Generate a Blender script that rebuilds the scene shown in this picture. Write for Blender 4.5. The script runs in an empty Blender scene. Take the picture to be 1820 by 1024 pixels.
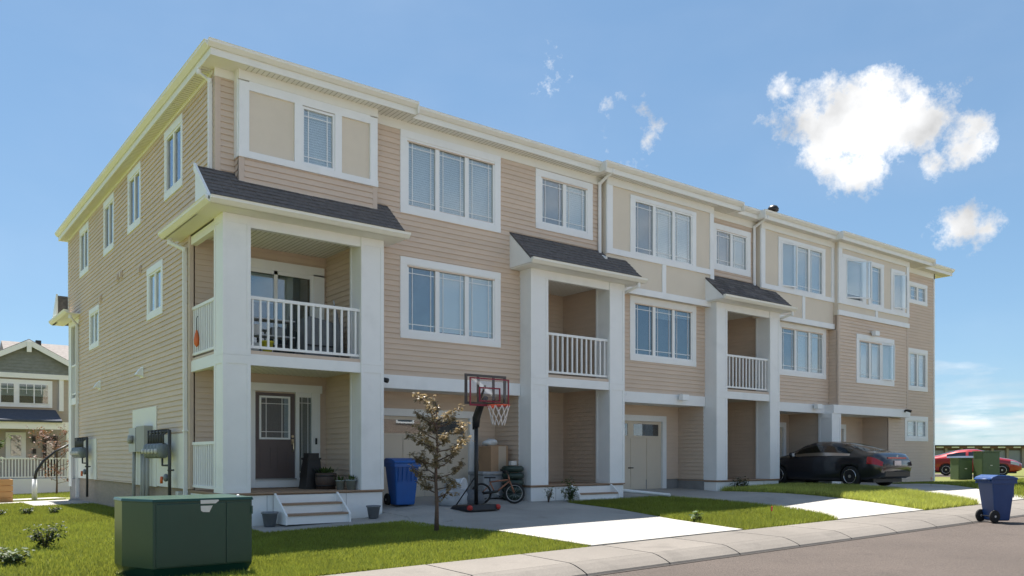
import bpy, bmesh, math, random
import numpy as np
from mathutils import Vector, Matrix
random.seed(7); rng = np.random.default_rng(11)
S = bpy.context.scene; COL = S.collection
R = math.radians

# ------------------------------------------------------------------ camera, sky, sun, exposure
cam = bpy.data.cameras.new('camera'); camo = bpy.data.objects.new('camera', cam); COL.objects.link(camo)
camo.location = (0, -15.6, 1.07)
camo.rotation_euler = (R(90), 0, -math.atan2(1450, 1880))
cam.sensor_width = 36.0; cam.lens = 36.0 * 1450 / 1820
cam.shift_y = (813 - 512) / 1820
cam.clip_start = 0.1; cam.clip_end = 3000
S.camera = camo
SUN = Vector((0.6, 3.75, 8.9)).normalized()
sl = bpy.data.lights.new('sun', 'SUN'); so = bpy.data.objects.new('sun', sl); COL.objects.link(so)
sl.energy = 2.0; sl.angle = R(0.53); sl.color = (1.0, 0.95, 0.88)
so.rotation_euler = SUN.to_track_quat('Z', 'Y').to_euler(); so.location = (10, 10, 40)
W = bpy.data.worlds.new('World'); S.world = W; W.use_nodes = True
S.view_settings.view_transform = 'Standard'; S.view_settings.look = 'None'
S.view_settings.exposure = 2.55; S.view_settings.gamma = 1.0
S.render.engine = 'CYCLES'
S.cycles.max_bounces = 6; S.cycles.diffuse_bounces = 3; S.cycles.glossy_bounces = 3
S.cycles.transparent_max_bounces = 12; S.cycles.transmission_bounces = 4
S.cycles.caustics_reflective = False; S.cycles.caustics_refractive = False
S.cycles.use_denoising = True

FIELD_W, FIELD_T = 68.0, 0.525
def build_world():
    nt = W.node_tree; N = nt.nodes; L = nt.links; N.clear()
    out = N.new('ShaderNodeOutputWorld'); bg = N.new('ShaderNodeBackground'); bg.inputs['Strength'].default_value = 0.15
    sky = N.new('ShaderNodeTexSky'); sky.sky_type = 'NISHITA'; sky.sun_disc = False
    sky.sun_elevation = math.asin(SUN.z); sky.sun_rotation = math.atan2(SUN.x, SUN.y)
    sky.air_density = 1.0; sky.dust_density = 0.6; sky.ozone_density = 1.6; sky.altitude = 1000
    tc = N.new('ShaderNodeTexCoord')
    def math_(op, a, b=None, c=None, clamp=False):
        n = N.new('ShaderNodeMath'); n.operation = op; n.use_clamp = clamp
        for i, v in enumerate((a, b, c)):
            if v is None: continue
            if isinstance(v, (int, float)): n.inputs[i].default_value = v
            else: L.new(v, n.inputs[i])
        return n.outputs[0]
    D = tc.outputs['Generated']
    nz = N.new('ShaderNodeTexNoise'); nz.inputs['Scale'].default_value = 13; nz.inputs['Detail'].default_value = 12; nz.inputs['Roughness'].default_value = 0.68
    L.new(D, nz.inputs['Vector'])
    nz2 = N.new('ShaderNodeTexNoise'); nz2.inputs['Scale'].default_value = 14; nz2.inputs['Detail'].default_value = 5
    mp = N.new('ShaderNodeMapping'); mp.inputs['Location'].default_value = (0, 0, 0.035); L.new(D, mp.inputs[0]); L.new(mp.outputs[0], nz2.inputs['Vector'])
    # cumulus clouds: (direction, angular radius) of every lobe
    f = Vector((0.6107, 0.7918, 0)); r = Vector((0.7918, -0.6107, 0)); u = Vector((0, 0, 1))
    lobes = [(1480, 225, 95), (1560, 235, 110), (1435, 195, 85), (1610, 225, 80), (1555, 300, 62), (1395, 160, 50),
             (1720, 262, 58), (1655, 300, 40), (1712, 412, 62), (1755, 408, 40), (955, 158, 34), (1132, 232, 34), (1140, 195, 22), (965, 258, 26), (1128, 298, 22)]
    best = None
    for x, y, rad in lobes:
        c = (f + r * ((x - 910) / 1450) + u * ((813 - y) / 1450)); k = c.length; c = c / k
        d = N.new('ShaderNodeVectorMath'); d.operation = 'DISTANCE'; L.new(D, d.inputs[0]); d.inputs[1].default_value = c
        m = math_('MULTIPLY_ADD', d.outputs['Value'], -1450 * k / (rad * (1.25 if rad > 38 else 1.9)), 1.0)
        m = math_('MAXIMUM', m, -1.0)
        if rad < 38: m = math_('MULTIPLY', m, 0.27)
        best = m if best is None else math_('MAXIMUM', best, m)
    n0 = math_('MULTIPLY_ADD', nz.outputs[0], 3.0, -1.5)
    dens = math_('MULTIPLY_ADD', best, 1.0, n0)
    dens = math_('MULTIPLY', math_('SUBTRACT', dens, 0.30), 2.3, clamp=True)
    # layered cloud low along the whole horizon
    sep = N.new('ShaderNodeSeparateXYZ'); L.new(D, sep.inputs[0])
    mp2 = N.new('ShaderNodeMapping'); mp2.inputs['Scale'].default_value = (3.2, 3.2, 26); L.new(D, mp2.inputs[0])
    nb = N.new('ShaderNodeTexNoise'); nb.inputs['Scale'].default_value = 2.2; nb.inputs['Detail'].default_value = 8; nb.inputs['Roughness'].default_value = 0.6
    L.new(mp2.outputs[0], nb.inputs['Vector'])
    band = math_('SUBTRACT', 1.0, math_('MULTIPLY', math_('ABSOLUTE', math_('SUBTRACT', sep.outputs[2], 0.042)), 24.0), clamp=True)
    low = math_('MULTIPLY', math_('MULTIPLY_ADD', nb.outputs[0], 5.0, -1.95, clamp=True), band)
    low = math_('MULTIPLY', low, 0.85)
    # faint veils
    nv = N.new('ShaderNodeTexNoise'); nv.inputs['Scale'].default_value = 2.6; nv.inputs['Detail'].default_value = 6
    mp3 = N.new('ShaderNodeMapping'); mp3.inputs['Scale'].default_value = (1, 1, 3); L.new(D, mp3.inputs[0]); L.new(mp3.outputs[0], nv.inputs['Vector'])
    veil = math_('MULTIPLY', math_('MULTIPLY_ADD', nv.outputs[0], 2.2, -0.95, clamp=True), 0.10)
    # scattered fair-weather cumulus over the whole dome
    zc = math_('ADD', math_('MAXIMUM', sep.outputs[2], 0.0), 0.16)
    cx = math_('DIVIDE', sep.outputs[0], zc); cy = math_('DIVIDE', sep.outputs[1], zc)
    cv = N.new('ShaderNodeCombineXYZ'); L.new(cx, cv.inputs[0]); L.new(cy, cv.inputs[1])
    nf = N.new('ShaderNodeTexNoise'); nf.noise_dimensions = '4D'; nf.inputs['Scale'].default_value = 0.62; nf.inputs['Detail'].default_value = 9; nf.inputs['Roughness'].default_value = 0.56; nf.inputs['W'].default_value = FIELD_W
    L.new(cv.outputs[0], nf.inputs['Vector'])
    field = math_('MULTIPLY_ADD', nf.outputs[0], 9.0, -9.0 * FIELD_T, clamp=True)
    field = math_('MULTIPLY', field, math_('MULTIPLY', math_('SUBTRACT', sep.outputs[2], 0.02), 9.0, clamp=True))
    alpha = math_('MAXIMUM', math_('MAXIMUM', math_('MAXIMUM', dens, low), veil), field)
    shade = math_('MULTIPLY_ADD', nz2.outputs[0], -2.6, 1.95, clamp=True)
    core = math_('MULTIPLY_ADD', math_('SUBTRACT', dens, 0.9, clamp=True), -0.5, 1.0)
    shade = math_('MULTIPLY', math_('MULTIPLY_ADD', shade, 0.55, 0.42), core)
    cc = N.new('ShaderNodeMix'); cc.data_type = 'RGBA'; cc.blend_type = 'MULTIPLY'; cc.inputs[0].default_value = 1.0
    cc.inputs[6].default_value = (1.45, 1.46, 1.475, 1)
    comb = N.new('ShaderNodeCombineColor')
    for i in range(3): L.new(shade, comb.inputs[i])
    L.new(comb.outputs[0], cc.inputs[7])
    mix = N.new('ShaderNodeMix'); mix.data_type = 'RGBA'
    gm = N.new('ShaderNodeGamma'); gm.inputs[1].default_value = 0.6; L.new(sky.outputs[0], gm.inputs[0])
    tn = N.new('ShaderNodeMix'); tn.data_type = 'RGBA'; tn.blend_type = 'MULTIPLY'; tn.inputs[0].default_value = 1.0; tn.inputs[7].default_value = (0.20, 0.268, 0.32, 1); L.new(gm.outputs[0], tn.inputs[6])
    L.new(alpha, mix.inputs[0]); L.new(tn.outputs[2], mix.inputs[6]); L.new(cc.outputs[2], mix.inputs[7])
    L.new(mix.outputs[2], bg.inputs['Color']); L.new(bg.outputs[0], out.inputs[0])
build_world()

# ------------------------------------------------------------------ materials
MATS = {}
def mat(name, col, rough=0.6, var=0.0, vs=3.0, bump=0.0, bs=40.0, metal=0.0, spec=0.5, coat=0.0, stretch=None, island=0.0, fine=0.0, fs=60.0, big=0.0, orand=0.0, stain=0.0):
    if name in MATS: return MATS[name]
    m = bpy.data.materials.new(name); m.use_nodes = True; nt = m.node_tree; N = nt.nodes; L = nt.links
    b = N['Principled BSDF']; b.inputs['Base Color'].default_value = (*col, 1); b.inputs['Roughness'].default_value = rough
    b.inputs['Metallic'].default_value = metal; b.inputs['Specular IOR Level'].default_value = spec
    if coat: b.inputs['Coat Weight'].default_value = coat; b.inputs['Coat Roughness'].default_value = 0.05
    tc = N.new('ShaderNodeTexCoord'); src = tc.outputs['Object']
    if stretch:
        mp = N.new('ShaderNodeMapping'); mp.inputs['Scale'].default_value = stretch; L.new(src, mp.inputs[0]); src = mp.outputs[0]
    last = None
    if var:
        n = N.new('ShaderNodeTexNoise'); n.inputs['Scale'].default_value = vs; n.inputs['Detail'].default_value = 8; n.inputs['Roughness'].default_value = 0.65
        L.new(src, n.inputs['Vector'])
        mr = N.new('ShaderNodeMapRange'); mr.inputs[1].default_value = 0.25; mr.inputs[2].default_value = 0.75
        mr.inputs[3].default_value = 1 - var; mr.inputs[4].default_value = 1 + var; L.new(n.outputs[0], mr.inputs[0])
        last = mr.outputs[0]
    def mul(a, b):
        if a is None: return b
        q = N.new('ShaderNodeMath'); q.operation = 'MULTIPLY'; L.new(a, q.inputs[0]); L.new(b, q.inputs[1]); return q.outputs[0]
    def nz_(scale, amp, det=4, lo=.3, hi=.7, low=None):
        n = N.new('ShaderNodeTexNoise'); n.inputs['Scale'].default_value = scale; n.inputs['Detail'].default_value = det; L.new(tc.outputs['Object'], n.inputs['Vector'])
        mr = N.new('ShaderNodeMapRange'); mr.inputs[1].default_value = lo; mr.inputs[2].default_value = hi; mr.inputs[3].default_value = 1 - amp; mr.inputs[4].default_value = 1 + amp if low is None else low; L.new(n.outputs[0], mr.inputs[0]); return mr.outputs[0]
    if fine: last = mul(last, nz_(fs, fine, 2))
    if big: last = mul(last, nz_(.35, big, 6))
    if stain: last = mul(last, nz_(1.7, stain, 10, .30, .42, 1.0))
    if orand:
        oi = N.new('ShaderNodeObjectInfo'); mo = N.new('ShaderNodeMapRange'); mo.inputs[3].default_value = 1 - orand; mo.inputs[4].default_value = 1 + orand; L.new(oi.outputs['Random'], mo.inputs[0]); last = mul(last, mo.outputs[0])
    if island:
        ge = N.new('ShaderNodeNewGeometry'); mi = N.new('ShaderNodeMapRange'); mi.inputs[3].default_value = 1 - island; mi.inputs[4].default_value = 1 + island
        L.new(ge.outputs['Random Per Island'], mi.inputs[0])
        if last is None: last = mi.outputs[0]
        else:
            q = N.new('ShaderNodeMath'); q.operation = 'MULTIPLY'; L.new(last, q.inputs[0]); L.new(mi.outputs[0], q.inputs[1]); last = q.outputs[0]
    if last is not None:
        vm = N.new('ShaderNodeVectorMath'); vm.operation = 'SCALE'; vm.inputs[0].default_value = col; L.new(last, vm.inputs['Scale'])
        L.new(vm.outputs[0], b.inputs['Base Color'])
    if bump:
        n2 = N.new('ShaderNodeTexNoise'); n2.inputs['Scale'].default_value = bs; n2.inputs['Detail'].default_value = 5; L.new(src, n2.inputs['Vector'])
        bp = N.new('ShaderNodeBump'); bp.inputs['Strength'].default_value = bump; bp.inputs['Distance'].default_value = 0.02
        L.new(n2.outputs[0], bp.inputs['Height']); L.new(bp.outputs[0], b.inputs['Normal'])
    MATS[name] = m; return m

SIDING = mat('siding_tan', (0.66, 0.52, 0.405), 0.62, 0.06, 1.3, 0.08, 60, stretch=(1, 1, 6), orand=.035, big=.04)
SIDING_POST = mat('siding_corner', (0.64, 0.51, 0.41), 0.6, 0.04, 2)
WHITE = mat('white_trim', (0.87, 0.87, 0.86), 0.5, 0.03, 2.2, 0.05, 60, big=.03, stain=.05)
CREAM = mat('white_soffit', (0.84, 0.82, 0.76), 0.55, 0.03, 2)
STUCCO = mat('beige_panel', (0.74, 0.65, 0.53), 0.85, 0.05, 1.2, 0.25, 160)
SHING = mat('grey_shingle', (0.135, 0.122, 0.118), 0.95, 0.35, 9, 0.6, 120, island=0.3)
WOOD = mat('deck_wood', (0.36, 0.24, 0.16), 0.75, 0.15, 6, 0.1, 60, stretch=(1, 8, 8))
FOUND = mat('foundation_parging', (0.42, 0.33, 0.25), 0.9, 0.14, 3, 0.4, 30, stretch=(1, 1, 5))
GREYF = mat('grey_concrete_base', (0.27, 0.265, 0.26), 0.9, 0.12, 4, 0.3, 40)
DOORB = mat('brown_door', (0.12, 0.088, 0.085), 0.4, 0.05, 3)
GARAGE = mat('garage_beige', (0.68, 0.585, 0.46), 0.6, 0.03, 2, 0.05, 80)
DARK = mat('dark_interior', (0.03, 0.03, 0.032), 0.8)
BLIND = mat('white_blind', (0.82, 0.83, 0.82), 0.7, 0.06, 1.2, 0.0)
CURT = mat('grey_curtain', (0.32, 0.33, 0.33), 0.9, 0.25, 9, stretch=(9, 9, 0.4))
BLACK = mat('black_plastic', (0.012, 0.012, 0.013), 0.45, 0.2, 5)
RUBBER = mat('black_rubber', (0.018, 0.018, 0.018), 0.85, 0.2, 8)
STEEL = mat('grey_steel', (0.42, 0.43, 0.43), 0.45, 0.08, 4, metal=0.5)
GALV = mat('grey_conduit', (0.36, 0.36, 0.345), 0.6, 0.08, 5)
PIPE = mat('dark_gas_pipe', (0.06, 0.06, 0.06), 0.55, 0.2, 6)
METER = mat('gas_meter_grey', (0.19, 0.215, 0.235), 0.5, 0.12, 5)
RED = mat('red_paint', (0.5, 0.03, 0.02), 0.45, 0.1, 5)
ORANGE = mat('orange_paint', (0.75, 0.17, 0.05), 0.5, 0.1, 5)
CONC = mat('concrete', (0.165, 0.148, 0.130), 0.88, 0.10, 0.9, 0.2, 90, fine=.10, fs=45, big=.08, orand=.06, stain=.16)
CONCD = mat('concrete_drive', (0.35, 0.335, 0.31), 0.88, 0.12, 0.7, 0.2, 90, fine=.09, fs=45, big=.10, orand=.05, stain=.18)
ASPH = mat('asphalt', (0.09, 0.071, 0.06), 0.92, 0.10, .9, 0.8, 160, fine=.38, fs=55, big=.12, stain=.15)
SOIL = mat('lawn_soil', (0.13, 0.14, 0.026), 0.95, 0.35, 2.5, 0.5, 30)
FARG = mat('far_ground', (0.10, 0.13, 0.04), 0.95, 0.3, 0.1)
GREENB = mat('green_paint', (0.010, 0.052, 0.036), 0.30, 0.10, 1.6, 0.03, 25)
OLIVE = mat('olive_paint', (0.085, 0.125, 0.065), 0.5, 0.06, 3)
BLUEB = mat('blue_plastic', (0.012, 0.10, 0.36), 0.42, 0.10, 4, 0.05, 60)
BLUEN = mat('navy_blue_plastic', (0.010, 0.050, 0.175), 0.42, 0.10, 4, 0.05, 60)
STICK = mat('grey_sticker', (0.62, 0.61, 0.58), 0.6, 0.1, 8)
def grass_mat(name, c, tip):
    m = mat(name, c, 0.55, 0.28, 1.2, island=0.45, big=.30); b = m.node_tree.nodes['Principled BSDF']
    nt = m.node_tree; tr = nt.nodes.new('ShaderNodeBsdfTranslucent'); tr.inputs[0].default_value = (*tip, 1)
    mx = nt.nodes.new('ShaderNodeMixShader'); mx.inputs[0].default_value = 0.35
    nt.links.new(b.outputs[0], mx.inputs[1]); nt.links.new(tr.outputs[0], mx.inputs[2])
    nt.links.new(mx.outputs[0], nt.nodes['Material Output'].inputs[0]); return m
GRASS = grass_mat('grass_blade', (0.235, 0.28, 0.034), (0.30, 0.32, 0.05)); GRASSY = grass_mat('pale_grass_blade', (0.40, 0.43, 0.11), (0.55, 0.58, 0.10))
LEAF = grass_mat('dark_purple_leaf', (0.27, 0.22, 0.14), (0.42, 0.32, 0.17)); LEAF.node_tree.nodes['Principled BSDF'].inputs['Roughness'].default_value = 0.3
LEAFG = grass_mat('green_leaf', (0.06, 0.11, 0.03), (0.14, 0.2, 0.04))
LEAFR = grass_mat('russet_leaf', (0.20, 0.09, 0.06), (0.2, 0.1, 0.05))
BARK = mat('bark', (0.13, 0.085, 0.065), 0.85, 0.25, 12, 0.5, 40)
def glass_mat(name, tint, refl):
    m = bpy.data.materials.new(name); m.use_nodes = True; nt = m.node_tree; N = nt.nodes; L = nt.links; N.clear()
    o = N.new('ShaderNodeOutputMaterial'); t = N.new('ShaderNodeBsdfTransparent'); t.inputs[0].default_value = (*tint, 1)
    gl = N.new('ShaderNodeBsdfGlossy'); gl.inputs['Roughness'].default_value = 0.015; gl.inputs[0].default_value = (0.93, 0.96, 1, 1)
    fr = N.new('ShaderNodeFresnel'); ge = N.new('ShaderNodeNewGeometry'); mi = N.new('ShaderNodeMapRange'); mi.inputs[3].default_value = 1.5; mi.inputs[4].default_value = 1 / 1.5
    L.new(ge.outputs['Backfacing'], mi.inputs[0]); L.new(mi.outputs[0], fr.inputs[0])
    ad = N.new('ShaderNodeMath'); ad.operation = 'ADD'; ad.use_clamp = True; ad.inputs[1].default_value = refl; L.new(fr.outputs[0], ad.inputs[0])
    mx = N.new('ShaderNodeMixShader'); L.new(ad.outputs[0], mx.inputs[0]); L.new(t.outputs[0], mx.inputs[1]); L.new(gl.outputs[0], mx.inputs[2])
    L.new(mx.outputs[0], o.inputs[0]); MATS[name] = m; return m
GLASS = glass_mat('window_glass', (0.95, 0.98, 0.98), 0.10)
GLASSD = glass_mat('dark_window_glass', (0.72, 0.78, 0.80), 0.12)
CGLASS = glass_mat('car_glass', (0.10, 0.13, 0.13), 0.05)

# ------------------------------------------------------------------ mesh helpers
class MB:
    def __init__(s): s.v = []; s.f = []
    def box(s, x0, x1, y0, y1, z0, z1):
        i = len(s.v)
        s.v += [(x0, y0, z0), (x1, y0, z0), (x1, y1, z0), (x0, y1, z0), (x0, y0, z1), (x1, y0, z1), (x1, y1, z1), (x0, y1, z1)]
        s.f += [[i + k for k in q] for q in ((0, 3, 2, 1), (4, 5, 6, 7), (0, 1, 5, 4), (1, 2, 6, 5), (2, 3, 7, 6), (3, 0, 4, 7))]
        return s
    def poly(s, pts):
        i = len(s.v); s.v += [tuple(p) for p in pts]; s.f.append(list(range(i, i + len(pts)))); return s
    def hexa(s, p):      # 8 points: bottom 4, top 4
        i = len(s.v); s.v += [tuple(q) for q in p]
        s.f += [[i + k for k in q] for q in ((0, 3, 2, 1), (4, 5, 6, 7), (0, 1, 5, 4), (1, 2, 6, 5), (2, 3, 7, 6), (3, 0, 4, 7))]; return s
    def prism(s, poly, a, b, axis='x'):   # polygon in the other two axes extruded a..b
        def mk(t, p): return (t, p[0], p[1]) if axis == 'x' else ((p[0], t, p[1]) if axis == 'y' else (p[0], p[1], t))
        i = len(s.v); n = len(poly); s.v += [mk(a, p) for p in poly] + [mk(b, p) for p in poly]
        s.f += [list(range(i, i + n))[::-1], list(range(i + n, i + 2 * n))]
        s.f += [[i + k, i + (k + 1) % n, i + n + (k + 1) % n, i + n + k] for k in range(n)]; return s
    def tube(s, path, r, n=8, cap=True):
        P = [Vector(p) for p in path]; rs = r if isinstance(r, (list, tuple)) else [r] * len(P)
        i = len(s.v); ref = None
        for k, p in enumerate(P):
            t = (P[min(k + 1, len(P) - 1)] - P[max(k - 1, 0)]).normalized()
            if ref is None: ref = t.cross(Vector((0, 0, 1)) if abs(t.z) < 0.9 else Vector((1, 0, 0))).normalized()
            else:
                ref = (ref - t * ref.dot(t)).normalized()
            b = t.cross(ref)
            for q in range(n):
                a = 2 * math.pi * q / n; s.v.append(tuple(p + (ref * math.cos(a) + b * math.sin(a)) * rs[k]))
        for k in range(len(P) - 1):
            for q in range(n):
                s.f.append([i + k * n + q, i + k * n + (q + 1) % n, i + (k + 1) * n + (q + 1) % n, i + (k + 1) * n + q])
        if cap: s.f += [[i + q for q in range(n)][::-1], [i + (len(P) - 1) * n + q for q in range(n)]]
        return s
    def lathe(s, prof, c=(0, 0, 0), n=16, axis='z'):   # prof: (radius, height)
        i = len(s.v); c = Vector(c)
        for r_, h in prof:
            for q in range(n):
                a = 2 * math.pi * q / n; x, y = r_ * math.cos(a), r_ * math.sin(a)
                s.v.append(tuple(c + (Vector((x, y, h)) if axis == 'z' else (Vector((h, x, y)) if axis == 'x' else Vector((y, h, x))))))
        m = len(prof)
        for k in range(m - 1):
            for q in range(n): s.f.append([i + k * n + q, i + k * n + (q + 1) % n, i + (k + 1) * n + (q + 1) % n, i + (k + 1) * n + q])
        s.f += [[i + q for q in range(n)][::-1], [i + (m - 1) * n + q for q in range(n)]]; return s
    def torus(s, c, R_, r_, axis='x', n=24, m=8):
        i = len(s.v); c = Vector(c)
        for a in range(n):
            t = 2 * math.pi * a / n
            for b in range(m):
                p = 2 * math.pi * b / m; rr = R_ + r_ * math.cos(p); h = r_ * math.sin(p)
                w = (h, rr * math.cos(t), rr * math.sin(t)) if axis == 'x' else ((rr * math.cos(t), h, rr * math.sin(t)) if axis == 'y' else (rr * math.cos(t), rr * math.sin(t), h))
                s.v.append(tuple(c + Vector(w)))
        for a in range(n):
            for b in range(m):
                s.f.append([i + a * m + b, i + ((a + 1) % n) * m + b, i + ((a + 1) % n) * m + (b + 1) % m, i + a * m + (b + 1) % m])
        return s
    def off(s, d): s.v = [(a + d[0], b + d[1], c + d[2]) for a, b, c in s.v]; return s
    def rot(s, a, o=(0, 0)):
        ca, sa = math.cos(a), math.sin(a)
        s.v = [(o[0] + (x - o[0]) * ca - (y - o[1]) * sa, o[1] + (x - o[0]) * sa + (y - o[1]) * ca, z) for x, y, z in s.v]; return s
    def mesh(s, name, fix=True):
        me = bpy.data.meshes.new(name); me.from_pydata(s.v, [], s.f)
        if fix:
            bm = bmesh.new(); bm.from_mesh(me); bmesh.ops.recalc_face_normals(bm, faces=bm.faces); bm.to_mesh(me); bm.free()
        return me
def link(name, me, m, parent=None, smooth=False, loc=(0, 0, 0), kind=None):
    if m is not None and not me.materials: me.materials.append(m)
    if smooth: me.polygons.foreach_set('use_smooth', [True] * len(me.polygons))
    o = bpy.data.objects.new(name, me); COL.objects.link(o); o.parent = parent; o.location = loc
    if kind: o['kind'] = kind
    return o
def obj(name, mb, m, parent=None, smooth=False, loc=(0, 0, 0), kind=None, fix=True):
    return link(name, mb.mesh(name, fix), m, parent, smooth, loc, kind)
def tag(o, label, cat, group=None):
    o['label'] = label; o['category'] = cat
    if group: o['group'] = group
    return o
def thing(name, label, cat, loc=(0, 0, 0), rz=0, group=None):
    o = bpy.data.objects.new(name, None); COL.objects.link(o); o.location = loc; o.rotation_euler = (0, 0, rz); o.empty_display_size = 0.3
    return tag(o, label, cat, group)
def struct(name, mb, m, parent=None, smooth=False):
    o = obj(name, mb, m, parent, smooth)
    if parent is None: o['kind'] = 'structure'
    return o
def copy_tree(o, parent=None):
    c = o.copy(); COL.objects.link(c); c.parent = parent
    for ch in list(o.children): copy_tree(ch, c)
    return c
def bevel(o, w=0.01, seg=2):
    m = o.modifiers.new('bevel', 'BEVEL'); m.width = w; m.segments = seg; m.limit_method = 'ANGLE'; return o

# ------------------------------------------------------------------ ground shape
def sstep(x, a, b):
    t = np.clip((x - a) / (b - a), 0, 1); return t * t * (3 - 2 * t)
def g(x, y):
    x = np.asarray(x, float); y = np.asarray(y, float)
    t = np.clip((-y - .45) / 5.8, 0, 1)
    base = np.interp(x, [-20, 2, 5, 8.0, 8.6, 12, 17, 19, 23, 27, 33, 60], [-.35, -.3, -.24, -.16, -.01, 0, .03, .07, .13, .12, .02, .1])
    side = -.31 + .0126 * (np.clip(x, -15, 70) - 8.8)
    back = np.interp(y, [0, 13, 31, 80], [0, -.06, -.5, -.5])
    mound = .12 * np.sin(np.pi * t) * sstep(x, 15, 20) * (1 - sstep(x, 30, 37))
    return base * (1 - t) + side * t + back + mound
def gd(x, y):          # driveway: ramps up to the garage sill
    b = g(x, np.minimum(y, -.45)); t = np.clip((np.asarray(y) + .45) / 1.4, 0, 1)
    return b * (1 - t) + .13 * t
def gz(x, y): return float(g(x, y))
def drape(mb, xl, xr, y0, y1, fn, off, nx=6, ny=8, skirt=0.12):
    """slab between two edge curves xl(y), xr(y), following the ground"""
    i = len(mb.v); ys = np.linspace(y0, y1, ny + 1)
    for y in ys:
        a, b = (xl(y) if callable(xl) else xl), (xr(y) if callable(xr) else xr)
        for k in range(nx + 1):
            x = a + (b - a) * k / nx; mb.v.append((x, y, float(fn(x, y)) + off))
    w = nx + 1
    for j in range(ny):
        for k in range(nx): mb.f.append([i + j * w + k, i + j * w + k + 1, i + (j + 1) * w + k + 1, i + (j + 1) * w + k])
    ring = [i + k for k in range(w)] + [i + j * w + nx for j in range(1, ny + 1)] + [i + ny * w + k for k in range(nx - 1, -1, -1)] + [i + j * w for j in range(ny - 1, 0, -1)]
    n = len(mb.v); mb.v += [(mb.v[q][0], mb.v[q][1], mb.v[q][2] - skirt) for q in ring]
    for q in range(len(ring)):
        p = (q + 1) % len(ring); mb.f.append([ring[q], n + q, n + p, ring[p]])
    return mb

# lawn / terrain sheet
def terrain():
    xs = np.concatenate([np.arange(-70, -14, 4), np.arange(-14, 40, .5), np.arange(40, 161, 4)])
    ys = np.concatenate([np.arange(-6.32, 20, .45), np.arange(20, 160, 4)])
    X, Y = np.meshgrid(xs, ys); Z = g(X, Y) - .02
    Z = Z - .02 * 0 - np.where((X > 5.1) & (X < 33.3) & (Y > -.3) & (Y < 15), .4, 0)
    v = np.stack([X, Y, Z], -1).reshape(-1, 3); nx = len(xs)
    idx = np.arange(len(v)).reshape(len(ys), nx)
    f = np.stack([idx[:-1, :-1], idx[:-1, 1:], idx[1:, 1:], idx[1:, :-1]], -1).reshape(-1, 4)
    me = bpy.data.meshes.new('lawn'); me.from_pydata(v.tolist(), [], f.tolist())
    o = link('lawn', me, SOIL, smooth=True); o['kind'] = 'structure'
terrain()
struct('ground', MB().poly([(-900, -900, -1.3), (1500, -900, -1.3), (1500, 1500, -1.3), (-900, 1500, -1.3)]), FARG)
def tilt(x): return .0126 * (np.clip(x, -15, 70) - 8.8)
# road
struct('road', drape(MB(), -70, 160, -17.6, -7.72, lambda x, y: -.475 + tilt(x) + .012 * min(1, (-7.72 - y) / 2), 0, 60, 8), ASPH)
struct('side_street', drape(MB(), 45.2, 53.5, -7.7, 140, lambda x, y: float(g(x, y)) * 0 + .03 + tilt(46) * 0, 0.0, 2, 30), ASPH)
struct('opposite_bounce_sheet', drape(MB(), -70, 160, -60, -17.62, lambda x, y: -.36 + tilt(x), 0, 40, 4), mat('bounce_concrete', (0.36, 0.335, 0.30), .9, .1, 1))  # made-up unseen concrete sheet, kept pale to bounce sunlight onto the facade
# pavement slabs and rolled kerb
pav = obj('pavement', drape(MB(), -70, 160, -7.34, -6.3, lambda x, y: -.315 + tilt(x) + .02 * (y + 6.3), -.05, 60, 1), CONC); pav['kind'] = 'structure'
kb = obj('kerb', drape(MB(), -70, 160, -7.70, -7.34, lambda x, y: -.345 + tilt(x) + .28 * (y + 7.34), -.06, 60, 1), CONC); kb['kind'] = 'structure'
x = -4.0; k = 0
while x < 46:
    w = 1.62
    a, b = x + .012, x + w - .012
    drape_s = drape(MB(), a, b, -7.335, -6.31, lambda xx, y: -.315 + tilt(xx) + .02 * (y + 6.3), 0.0, 2, 2, .08)
    obj('slab', drape_s, CONC, pav)
    prof = [(-7.71, -.475), (-7.69, -.445), (-7.60, -.405), (-7.45, -.355), (-7.345, -.335)]
    m = MB(); i0 = 0
    for xx in (a, b):
        for (yy, zz) in prof: m.v.append((xx, yy, zz + float(tilt(xx))))
        m.v.append((xx, -7.345, -.50 + float(tilt(xx)))); m.v.append((xx, -7.71, -.54 + float(tilt(xx))))
    n = 7; m.f += [[q, (q + 1) % n, n + (q + 1) % n, n + q] for q in range(n)] + [list(range(n)), list(range(n, 2 * n))[::-1]]
    obj('kerb_stone', m, CONC, kb)
    x += w; k += 1
# dark line where the kerb meets the asphalt
struct('gutter_joint', drape(MB(), -70, 160, -7.775, -7.715, lambda x, y: -.468 + tilt(x), 0, 60, 1, .02), mat('dark_joint', (0.035, 0.028, 0.024), 0.9, 0.3, 4))

def L1r(y): return float(np.interp(y, [-6.32, -5.2, -4.2, -3.1, -1.7], [8.75, 8.6, 8.5, 8.2, 8.1]))
def L2l(y): return float(np.interp(y, [-6.32, -4.6, -2.5, -.5], [12.55, 12.6, 13.0, 12.9]))
def L2r(y): return float(np.interp(y, [-6.32, -5.6, -4.4, -2.7, -.8], [15.7, 16.3, 16.6, 16.6, 16.3]))
def L3l(y): return float(np.interp(y, [-6.32, -.6], [19.45, 19.3]))
def L3r(y): return float(np.interp(y, [-6.32, -5.7, -4.8, -.6], [22.35, 22.65, 22.8, 22.95]))
def D3r(y): return float(np.interp(y, [-6.32, -5, -3.3, -1.1, .5], [25.2, 26.3, 27.8, 29.4, 29.7]))
drv = []
def driveway(name, panels, fn, off=.012):
    root = obj(name, MB(), CONCD); root['kind'] = 'structure'
    for (a, b, y0, y1) in panels:
        obj('slab', drape(MB(), a, b, y0 + .008, y1 - .008, fn, off, 5, 8, .12), CONCD, root)
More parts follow.
